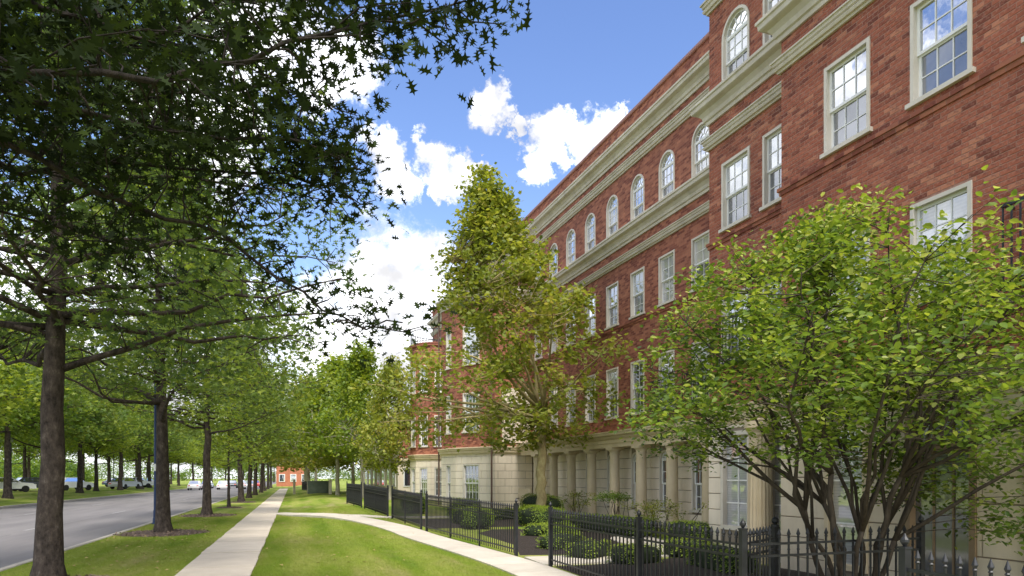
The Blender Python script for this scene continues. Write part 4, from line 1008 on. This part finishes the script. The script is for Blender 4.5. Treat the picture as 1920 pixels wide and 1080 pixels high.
noisy('mulch_chip', (.10, .07, .05), (.30, .22, .16), 40, .95, .3)
noisy('pebble', (.10, .08, .065), (.42, .38, .33), 60, .9, .2)
r5 = random.Random(4)
for i, (l, s, q) in enumerate([(-3.64, 12.4, 1.0), (-3.8, 23.4, 1.35), (-3.7, 33.8, 1.3), (-3.5, 42.7, .8), (-3.45, 52, 1.1)]):
    ring_ = [(l + q * (1 + r5.uniform(-.14, .14)) * math.cos(a), s + q * 1.15 * (1 + r5.uniform(-.14, .14)) * math.sin(a)) for a in np.linspace(0, 6.283, 20)[:-1]]
    m_ = patch('mulch_ring', ring_, 'mulch', .012); chips('mulch_chips', l, s, q * .98, q * 1.12, 500 if i < 3 else 150, 'mulch_chip', m_, i, .035)
bed1 = patch('planting_bed', [(4.76, 4.6), (4.8, 12.3), (5.6, 12.3), (7.4, 12.7), (8.6, 13.2), (8.9, 10.2), (8.9, 6.2), (7.4, 6.1), (5.0, 6.1)], 'dark_mulch', .03)
chips('pebbles', 6.4, 9.2, 1.6, 3.0, 500, 'pebble', bed1, 30, .02)
bed2 = patch('planting_bed', [(4.75, 14.2), (5.3, 16.2), (5.2, 19.5), (6, 20.6), (8, 20.5), (9.2, 18), (7.6, 15.2), (6.2, 13.9)], 'dark_mulch', .03)
bed3 = patch('planting_bed', [(3.95, 21.2), (3.8, 25.4), (6, 25.2), (8.8, 27.5), (10.6, 26), (10.9, 19), (9.4, 18.6), (7, 21.3)], 'dark_mulch', .02)
def hedge(l, s, wx, wy, h, label, rz=0, seed=1, mat='box_leaf', name='box_hedge', leaf=.05, tone=.55, group='clipped box hedges in the gardens', clear=.0):
    r_ = np.random.default_rng(seed); h *= .85; o = empty(name, (l, s, gz(l, s)), rz); tag(o, label, 'hedge', group)
    # rounded block core
    nu, nv = 16, 7; v = []; f = []
    def surf(u, t, k=1.0):
        a = 2 * math.pi * u; e = .35; cx = math.copysign(abs(math.cos(a)) ** e, math.cos(a)); cy = math.copysign(abs(math.sin(a)) ** e, math.sin(a))
        rr_ = (1 - max(0, (t - .7) / .3) ** 2 * .45) * (1 - .25 * max(0, (.25 - t) / .25) ** 2); return Vector((cx * wx / 2 * rr_ * k, cy * wy / 2 * rr_ * k, clear + (h - clear) * (.04 + .96 * t) * (1 if k == 1 else .98)))
    for j in range(nv + 1):
        for i in range(nu): v.append(surf(i / nu, j / nv, .90))
    for j in range(nv):
        for i in range(nu): f.append((j * nu + i, j * nu + (i + 1) % nu, (j + 1) * nu + (i + 1) % nu, (j + 1) * nu + i))
    f.append(tuple(range(nu - 1, -1, -1))); f.append(tuple(range(nv * nu, (nv + 1) * nu)))
    core = put('core', MB().add(v, f).mesh('core', True), 'hedge_core', o)
    st = MB()
    for k in range(4): st.tube([(r_.uniform(-.25, .25) * wx, r_.uniform(-.25, .25) * wy, -.06), (r_.uniform(-.25, .25) * wx, r_.uniform(-.25, .25) * wy, h * .4)], .014, 5)
    put('stems', st, 'shrub_bark', o, kind='stuff')
    area = 2 * (wx + wy) * (h - clear) + wx * wy * 1.6; n = int(min(9000, area * 2.6 / (leaf * leaf) * .30)); P = np.zeros((n, 3)); nm = np.zeros((n, 3))
    for i in range(n):
        if r_.uniform() < wx * wy * 1.3 / area:
            x, y = r_.uniform(-.5, .5) * wx * .92, r_.uniform(-.5, .5) * wy * .92; ed = max(abs(x) / wx, abs(y) / wy) * 2
            P[i] = (x, y, h * (1 - .10 * ed ** 4) + r_.normal() * .018); nm[i] = (0, 0, .8)
        else:
            q = surf(r_.uniform(), r_.uniform() ** .9, 1.0); P[i] = (q.x + r_.normal() * .015, q.y + r_.normal() * .015, q.z); nm[i] = (q.x / wx, q.y / wy, .25)
    lump_ = .03 * np.sin(P[:, 0] * 5 + seed) + .03 * np.sin(P[:, 1] * 4.3 + seed * 2); P[:, 2] += lump_ * (P[:, 2] / h)
    tint = tone + .12 + r_.normal(size=n) * .18 + .3 * (P[:, 2] / h - .6)  # sunlit look put into the tint: paler overall and towards the top
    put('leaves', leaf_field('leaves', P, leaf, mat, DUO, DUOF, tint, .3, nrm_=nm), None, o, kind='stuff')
hedge(8.15, 13.35 - .4, .95, .8, .42, 'bright rounded low box shrub alone beside the entrance path', 0, 1, tone=.75)
hedge(6.45, 12.1, .95, .75, .46, 'rounded low box shrub left of the lone one behind the fence', .2, 2, tone=.65)
hedge(9.0, 18.4, 3.6, .9, .62, 'long clipped hedge below the colonnade behind the low rounded shrubs', 1.9, 3, tone=.4)
hedge(9.2, 14.4, .7, 1.6, .75, 'tall narrow hedge beside the stone pier at the bay', 0, 4, tone=.5)
hedge(6.9, 17.2, 2.4, .8, .46, 'square hedge block seen through the garden opening', 1.3, 5, tone=.5)
hedge(6.1, 15.1, 1.4, .6, .42, 'small clipped hedge right inside the garden opening', .6, 6, tone=.6)
hedge(7.6, 20.6, 3.4, 1.0, .78, 'long hedge left of the sycamore trunk in the middle garden', 1.5, 7, tone=.5)
hedge(5.6, 21.8, 2.8, .9, .72, 'hedge behind the long fence panel in the middle garden', 1.55, 8, tone=.45)
hedge(6.3, 25.4, 2.6, 1.0, .85, 'tall hedge in front of the polygonal stone bay', 1.4, 9, tone=.55)
hedge(9.3, 25.2, 3.2, .9, 1.0, 'dark hedge at the foot of the far columns', 1.55, 10, tone=.4)
hedge(5.0, 29.4, 3.4, .9, .9, 'hedge behind the far fence panel near the side gate', 1.5, 11, tone=.45)
hedge(7.4, 10.6, 1.6, .7, .55, 'low hedge under the fluted column behind the mulch', 1.5, 12, tone=.55)
for i, (px, py, wx, h, lab) in enumerate([(905, 985, 1.3, .5, 'small hedge block behind the long fence panel, left one'), (862, 972, 1.5, .55, 'low hedge block left of the small ones behind the long fence'), (1012, 1003, 1.1, .42, 'bright low hedge cube in the garden opening'), (1105, 1036, 1.0, .42, 'bright trimmed hedge mound right of the opening post'), (940, 978, 1.3, .5, 'small hedge block behind the long fence panel, right one')]):
    q = on_ground(px, py, .12); hedge(q.x, q.y, wx, .7, h, lab, 1.2 - .2 * i, 40 + i, tone=.72)
# topiary and loose shrubs before the colonnade
def loose_shrub(l, s, h, r0, label, seed, n=26, flat=False, mat='sycamore_leaf', tone=.55):
    r_ = np.random.default_rng(seed); o = empty('garden_shrub', (l, s, gz(l, s))); tag(o, label, 'shrub', 'loose shrubs before the colonnade')
    cl = np.array([(r_.normal() * r0 * .45, r_.normal() * r0 * .45, h * (r_.uniform(.82, 1.0) if flat else r_.uniform(.45, 1))) for _ in range(n)]); mb = MB(); limbs = []
    for c in cl[::3]: limbs.append((wob((r_.normal() * .03, r_.normal() * .03, -.05), c, 4, .06, r_), .018, .006, 5))
    skeleton(mb, limbs, cl, r_, .007, 3, 1.2); pts, tone_ = scatter(cl, 26, .09, r_, .6)
    put('trunk', mb.mesh('trunk', True), 'shrub_bark', o); put('crown', leaf_field('crown', pts, .065, mat, DUO, DUOF, tone + tone_ + r_.normal(size=len(pts)) * .12, .6), None, o, kind='stuff')
loose_shrub(9.5, 18.9, 1.15, .75, 'flat topped dark green shrub on bare stems before the columns', 1, 34, True, 'box_leaf', .3)
loose_shrub(9.9, 17.7, 1.0, .55, 'thin yellow green shrub right of the flat topped one', 2)
loose_shrub(10.0, 16.6, 1.05, .6, 'wispy bare branched shrub nearest the stone pier', 3, 18)
loose_shrub(9.6, 22.3, 1.05, .5, 'pale shrub just right of the sycamore trunk', 4)
# patio chair by the far columns
ch = empty('patio_chair', (9.3, 27.4, gz(9.3, 27.4)), -.5); tag(ch, 'tan backed patio chair just above the hedge at the far columns', 'chair')
put('seat', MB().box(-.26, .26, -.26, .26, .38, .44), 'tan_stone', ch); put('backrest', MB().add([(-.26, .22, .5), (.26, .22, .5), (.26, .27, .5), (-.26, .27, .5), (-.26, .36, 1.05), (.26, .36, 1.05), (.26, .41, 1.05), (-.26, .41, 1.05)], [(0, 3, 2, 1), (4, 5, 6, 7), (0, 1, 5, 4), (1, 2, 6, 5), (2, 3, 7, 6), (3, 0, 4, 7)]), 'tan_stone', ch)
lgm = MB().box(-.02, .02, -.02, .02, -.03, .38).mesh('leg')
for x in (-.23, .23):
    for y in (-.23, .23): put('leg', lgm, 'iron', ch, (x, y, 0))
    put('armrest', MB().box(x - .025, x + .025, -.24, .28, .62, .65).box(x - .018, x + .018, -.24, -.2, .44, .62), 'iron', ch)

# ------------------------------------------------------------------ street furniture
noisy('blue_steel', (.012, .03, .09), (.02, .045, .13), 5, .4, .1)
noisy('grey_steel', (.20, .21, .22), (.3, .31, .32), 5, .4, .1)
noisy('cabinet_green', (.10, .13, .10), (.15, .18, .15), 3, .6, .1)
lp = empty('street_lamp', (-4.83, 28.2, 0)); tag(lp, 'slim dark blue lamp pole beside the kerb, its top lost among oak leaves', 'lamp')
put('pole', MB().lathe([(.085, -.1), (.085, .5), (.07, .55), (.062, 3), (.045, 8.2)], 14), 'blue_steel', lp)
put('base', MB().lathe([(.15, -.05), (.15, .03), (.11, .06), (.10, .22), (.085, .26)], 14), 'blue_steel', lp)
put('arm', MB().tube([(0, 0, 7.9), (-.5, 0, 8.25), (-1.3, 0, 8.45), (-2.2, 0, 8.5)], [.035, .032, .03, .028], 8), 'blue_steel', lp)
put('lamp_head', MB().add([(-2.15, -.1, 8.44), (-2.8, -.14, 8.44), (-2.8, .14, 8.44), (-2.15, .1, 8.44), (-2.15, -.07, 8.56), (-2.7, -.1, 8.58), (-2.7, .1, 8.58), (-2.15, .07, 8.56)], [(0, 3, 2, 1), (4, 5, 6, 7), (0, 1, 5, 4), (1, 2, 6, 5), (2, 3, 7, 6), (3, 0, 4, 7)]), 'grey_steel', lp)
tagm = MB()
for k in range(8):
    a0, a1 = R(200 + k * 20), R(220 + k * 20); tagm.add([(.069 * math.cos(a0), .069 * math.sin(a0), 1.98), (.069 * math.cos(a1), .069 * math.sin(a1), 1.98), (.069 * math.cos(a1), .069 * math.sin(a1), 2.24), (.069 * math.cos(a0), .069 * math.sin(a0), 2.24)], [(0, 1, 2, 3)])
put('sticker', tagm, 'white_paint', lp)
for x, s, hh, lab in ((-23.5, 70.5, 4.8, 'dark lamp post at the far left edge by the parked cars'), (-26, 118, 5.5, 'thin lamp post among the far trees across the road')):
    q = empty('lamp_post', (x, s, gz(x, s))); tag(q, lab, 'lamp'); put('pole', MB().lathe([(.11, -.1), (.11, .4), (.07, .5), (.05, hh - .3)], 10), 'iron', q); put('lamp_shade', MB().lathe([(.06, hh - .3), (.16, hh - .2), (.2, hh), (.12, hh + .12), (.03, hh + .2)], 10), 'grey_steel', q)
cb = empty('utility_cabinet', (2.5, 68, gz(2.5, 68))); tag(cb, 'grey green utility cabinet on the far lawn', 'cabinet'); put('body', MB().box(-1.1, 1.1, -.6, .6, -.05, 1.1), 'cabinet_green', cb); put('lid', MB().box(-1.15, 1.15, -.65, .65, 1.1, 1.16), 'cabinet_green', cb)
for dx in (-.55, .55): put('door', MB().box(dx - .5, dx + .5, -.62, -.601, .08, 1.02), 'cabinet_green', cb)
for l, s, hh, lab in ((3.2, 62.5, 1.25, 'white marker post between the cabinet and pale trunked tree'), (.2, 76, 1.5, 'white post in front of the far dark fence'), (2.2, 80, .8, 'short white box post left of the utility cabinet')):
    q = empty('marker_post', (l, s, gz(l, s))); tag(q, lab, 'post'); put('shaft', MB().box(-.13, .13, -.1, .1, -.1, hh), 'limestone_pale', q); put('cap', MB().box(-.15, .15, -.12, .12, hh, hh + .05), 'white_paint', q)

# ------------------------------------------------------------------ cars
for nm, c in (('white_car', (.75, .75, .76)), ('silver_car', (.42, .43, .45)), ('red_car', (.42, .02, .02)), ('dark_car', (.03, .035, .05)), ('blue_car', (.05, .09, .22))):
    m, t, p = new_mat(nm); L(t, ramp(t, tnoise(t, 2, 2), [(.3, c), (.7, tuple(x * .93 for x in c))]), p.inputs['Base Color']); p.inputs['Roughness'].default_value = .3; p.inputs['Coat Weight'].default_value = .6
noisy('tyre', (.012, .012, .012), (.025, .025, .025), 9, .9, .2); noisy('car_lamp', (.45, .05, .04), (.55, .08, .06), 3, .3, 0); noisy('head_lamp', (.7, .7, .68), (.8, .8, .78), 3, .2, 0)
glass('car_glass', (.01, .012, .015), .18)
def car_kit():
    side = [(-2.2, .32), (-2.25, .62), (-2.1, .86), (-1.35, .95), (1.0, .95), (1.95, .86), (2.2, .66), (2.22, .34)]
    cab = [(-1.75, .93), (-1.15, 1.42), (.25, 1.45), (1.05, .95)]
    def loft(pr, w0, w1):
        b = MB(); n = len(pr); zs = [p[1] for p in pr]; z0, z1 = min(zs), max(zs)
        def hw(z): return w0 + (w1 - w0) * (z - z0) / (z1 - z0)
        v = [(x, -hw(z), z) for x, z in pr] + [(x, hw(z), z) for x, z in pr]
        f = [tuple(range(n)), tuple(range(2 * n - 1, n - 1, -1))] + [(i, n + i, n + (i + 1) % n, (i + 1) % n) for i in range(n)]
        return b.add(v, f)
    body_ = loft(side, .88, .80).mesh('body'); cabin = loft(cab, .78, .60).mesh('cabin'); gl = MB()
    for sy in (-1, 1): gl.add([(-1.5, sy * .775, .99), (-1.1, sy * .645, 1.36), (.2, sy * .635, 1.38), (.85, sy * .775, .99)], [(0, 1, 2, 3)])
    gl.add([(1.0, -.70, 1.0), (1.0, .70, 1.0), (.32, .58, 1.41), (.32, -.58, 1.41)], [(0, 1, 2, 3)]); gl.add([(-1.72, -.70, .98), (-1.72, .70, .98), (-1.2, .58, 1.39), (-1.2, -.58, 1.39)], [(0, 1, 2, 3)])
    wh = MB(); v = []; n = 16
    for y in (-.1, .1):
        for k in range(n): v.append((.32 * math.cos(2 * math.pi * k / n), y, .32 * math.sin(2 * math.pi * k / n)))
    wh.add(v, [tuple(range(n)), tuple(range(2 * n - 1, n - 1, -1))] + [(k, n + k, n + (k + 1) % n, (k + 1) % n) for k in range(n)])
    return body_, cabin, gl.mesh('windows'), wh.mesh('wheel'), MB().box(-.04, .02, -.16, .16, -.07, .07).mesh('light')
CK = car_kit()
def car(l, s, rz, paint, label, z=-.12):
    o = empty('parked_car' if l < -20 else 'car', (l, s, z), rz); tag(o, label, 'car', 'cars across the road' if l < -20 else 'cars far down the road')
    for nm, me, mt in (('body', CK[0], paint), ('cabin', CK[1], paint), ('windows', CK[2], 'car_glass')):
        c = bpy.data.objects.new(nm, me); col.objects.link(c); c.parent = o
        if not me.materials: me.materials.append(M[mt])
        c.material_slots[0].link = 'OBJECT'; c.material_slots[0].material = M[mt]
    for x in (-1.38, 1.35):
        for y in (-.79, .79): put('wheel', CK[3], 'tyre', o, (x, y, .32))
    lt = CK[4]
    if not lt.materials: lt.materials.append(M['head_lamp'])
    for x, mt, nm in ((2.2, 'head_lamp', 'headlight'), (-2.2, 'car_lamp', 'tail_light')):
        for y in (-.6, .6):
            c = bpy.data.objects.new(nm, lt); col.objects.link(c); c.parent = o; c.location = (x, y, .7); c.material_slots[0].link = 'OBJECT'; c.material_slots[0].material = M[mt]
for i, (l, s, rz, p_, lab) in enumerate([(-7.0, 126, 1.57, 'silver_car', 'silver car farthest right on the distant road'), (-10.8, 122, 1.57, 'white_car', 'white car in the middle lane far down the road'), (-14.6, 118, 1.57, 'white_car', 'white car in the left lane far down the road'), (-10.8, 140, 1.57, 'dark_car', 'dark car behind the white one down the road'), (-7.0, 146, 1.57, 'red_car', 'red car small in the distance on the road'), (-14.6, 134, 1.57, 'blue_car', 'blue car farthest left on the distant road'), (-10.8, 165, 1.57, 'silver_car', 'silver car barely visible at the end of the road')]): car(l, s, rz, p_, lab)
for i, (px, Z, p_, lab) in enumerate([(15, 66, 'white_car', 'white parked car at the extreme left edge across the grass'), (62, 72, 'dark_car', 'dark parked car second from the left edge'), (135, 76, 'white_car', 'white parked car between the left tree trunks'), (235, 86, 'silver_car', 'silver parked car just right of the near oak trunk'), (255, 98, 'white_car', 'white parked car further along behind the median trees'), (222, 112, 'blue_car', 'blue parked car behind the median trees'), (275, 130, 'silver_car', 'silver parked car left of the blue pole')]):
    q = at(px, 900, Z); car(q.x, q.y, R(20 + 17 * i % 60), p_, lab, gz(q.x, q.y) + .02)
# ------------------------------------------------------------------ far buildings
def block(name, label, x0, x1, y0, y1, h, mat, n, rz=0, stone=0, seed=1, loc=None):
    o = empty(name, loc or ((x0 + x1) / 2, (y0 + y1) / 2, 0), rz); tag(o, label, 'building'); wx, wy = (x1 - x0) / 2, (y1 - y0) / 2
    put('wall', MB().box(-wx, wx, -wy, wy, stone - .3, h), mat, o)
    if stone: put('stone_base', MB().box(-wx - .06, wx + .06, -wy - .06, wy + .06, -.3, stone), 'limestone_pale', o); put('base_cornice', MB().box(-wx - .2, wx + .2, -wy - .2, wy + .2, stone - .1, stone + .2), 'tan_stone', o)
    rf = put('roof', MB().box(-wx - .3, wx + .3, -wy - .3, wy + .3, h, h + .5), 'trim_stone', o)
    for z in [1.0 + 3.1 * k for k in range(int((h - .6) // 3.1))]:
        for k in range(n):
            y = -wy + wy * 2 * (k + .5) / n; f_ = put('window', MB().box(-wx - .12, -wx + .02, y - .6, y + .6, z, z + 1.6), 'white_paint', o); put('pane', MB().box(-wx - .14, -wx - .125, y - .5, y + .5, z + .1, z + 1.5), 'glass_sky', f_)
        m2 = max(2, int(wx))
        for k in range(m2):
            x = -wx + wx * 2 * (k + .5) / m2; f_ = put('window', MB().box(x - .6, x + .6, -wy - .12, -wy + .02, z, z + 1.6), 'white_paint', o); put('pane', MB().box(x - .5, x + .5, -wy - .14, -wy - .125, z + .1, z + 1.5), 'glass_sky', f_)
block('stone_house', 'low stone and brick house row partly hidden by the white trunked trees', 8.0, 18, 57, 80, 6.6, 'brick_far', 8, R(1.9), 3.2)
noisy('orange_brick', (.32, .11, .06), (.42, .16, .09), 3, .85, .2)
block('brick_house', 'orange brick building closing the end of the pavement', -3.2, 3.6, 152, 165, 4.6, 'orange_brick', 4)
block('pink_building', 'reddish building glimpsed between the trees at the left edge', -90, -66, 118, 135, 9, 'orange_brick', 6)

def wood(name, label, pts_fn, n, seed):
    r_ = np.random.default_rng(seed); cl = np.array([pts_fn(r_) for _ in range(n)]); pts, tone = scatter(cl, 12, 1.1, r_, .8); pts[:, 2] = np.maximum(pts[:, 2], -.1)
    o = put(name, leaf_field(name, pts, .95, 'far_leaf', STAR, STARF, .3 + tone + r_.normal(size=len(pts)) * .12, .4), None, kind='stuff'); o['label'] = label; o['category'] = 'woods'
def wl(r_): y = r_.uniform(60, 330); t = 4 + 3 * math.sin(y * .11) + 2 * math.sin(y * .31 + 1); return (-62 - 16 * r_.uniform() - .05 * y, y, r_.uniform() ** .8 * max(2.5, t + 2))
def we(r_): x = r_.uniform(-110, 70); t = 6 + 3 * math.sin(x * .13) + 2 * math.sin(x * .37 + 1); return (x, 400 + 30 * r_.uniform(), r_.uniform() ** .8 * max(3, t + 3))
wood('distant_wood', 'low hazy mass of trees behind the parked cars across the road', wl, 4200, 5)
wood('distant_wood', 'low band of trees closing the far end of the road', we, 1800, 6)
# ------------------------------------------------------------------ grass tufts on the near lawns
def tufts():
    n = 150000; r_ = np.random.default_rng(99)
    s = 9.5 + 26 * r_.uniform(size=n * 2) ** 1.6; l = r_.uniform(-5.0, 4.7, n * 2)
    pcx = np.array([(p.x, p.y) for p in pc]); keep = []
    zz = np.zeros(n * 2)
    d = np.full(n * 2, 9.0)
    for a, b_ in zip(pcx, pcx[1:]):
        ab_ = b_ - a; t = np.clip(((l - a[0]) * ab_[0] + (s - a[1]) * ab_[1]) / (ab_ @ ab_), 0, 1); d = np.minimum(d, np.hypot(l - a[0] - t * ab_[0], s - a[1] - t * ab_[1]))
    ok = (d > .46) & ((l < -1.95 + .02 * r_.normal(size=n * 2)) | (l > -.67 + .02 * r_.normal(size=n * 2)))
    for (x, y, q) in ((-3.64, 12.4, .95), (-3.8, 23.4, 1.25), (-3.7, 33.8, 1.2)): ok &= np.hypot(l - x, (s - y) / 1.15) > q
    fl_ = np.array([fence_l(v) for v in np.arange(0, 46, .5)]); ok &= l < fl_[np.clip((s / .5).astype(int), 0, len(fl_) - 1)] - .02
    l, s = l[ok][:n], s[ok][:n]; z = np.array([gz(a, b_) for a, b_ in zip(l, s)])
    T = [(-.05, 0, 0), (.05, 0, 0), (.12, .1, 1), (-.25, .0, 0), (-.15, .05, 0), (-.38, -.2, .8), (.2, -.1, 0), (.3, -.08, 0), (.5, .15, .85)]
    P = np.stack([l, s, z - .004], 1); m = len(P); tm = np.array(T); ang = r_.uniform(0, 6.28, m); sz = r_.uniform(.025, .06, m)
    ca, sa = np.cos(ang)[:, None], np.sin(ang)[:, None]; V = np.zeros((m, 9, 3)); V[:, :, 0] = P[:, 0:1] + sz[:, None] * (tm[None, :, 0] * ca - tm[None, :, 1] * sa); V[:, :, 1] = P[:, 1:2] + sz[:, None] * (tm[None, :, 0] * sa + tm[None, :, 1] * ca); V[:, :, 2] = P[:, 2:3] + sz[:, None] * tm[None, :, 2]
    me = bpy.data.meshes.new('grass'); me.vertices.add(m * 9); me.vertices.foreach_set('co', V.ravel()); me.loops.add(m * 9); me.loops.foreach_set('vertex_index', np.arange(m * 9)); me.polygons.add(m * 3); me.polygons.foreach_set('loop_start', (np.arange(m * 3) * 3).astype(np.int32))
    a_ = me.attributes.new('tint', 'FLOAT', 'FACE'); a_.data.foreach_set('value', r_.uniform(0, 1, m * 3).astype(np.float32)); me.update(calc_edges=True)
    o = put('grass', me, 'grass_blade', kind='stuff'); o['label'] = 'short mown lawn grass beside the pavement and path'; o['category'] = 'grass'
tufts()
noisy('dry_leaf', (.30, .22, .08), (.42, .34, .12), 20, .8, .2)
def litter():
    r_ = np.random.default_rng(8); n = 420; l = np.where(r_.uniform(size=n) < .7, r_.uniform(-5, -1.9, n), r_.uniform(-.6, 3.4, n)); s_ = r_.uniform(9, 30, n)
    P = np.stack([l, s_, np.array([gz(a, b_) + .03 for a, b_ in zip(l, s_)])], 1)
    o = put('fallen_leaves', leaf_field('fallen_leaves', P, .085, 'dry_leaf', STAR, STARF, np.full(n, .5), 2.5), None, kind='stuff'); o['label'] = 'scattered yellow fallen leaves on the grass strip'; o['category'] = 'leaves'
litter()
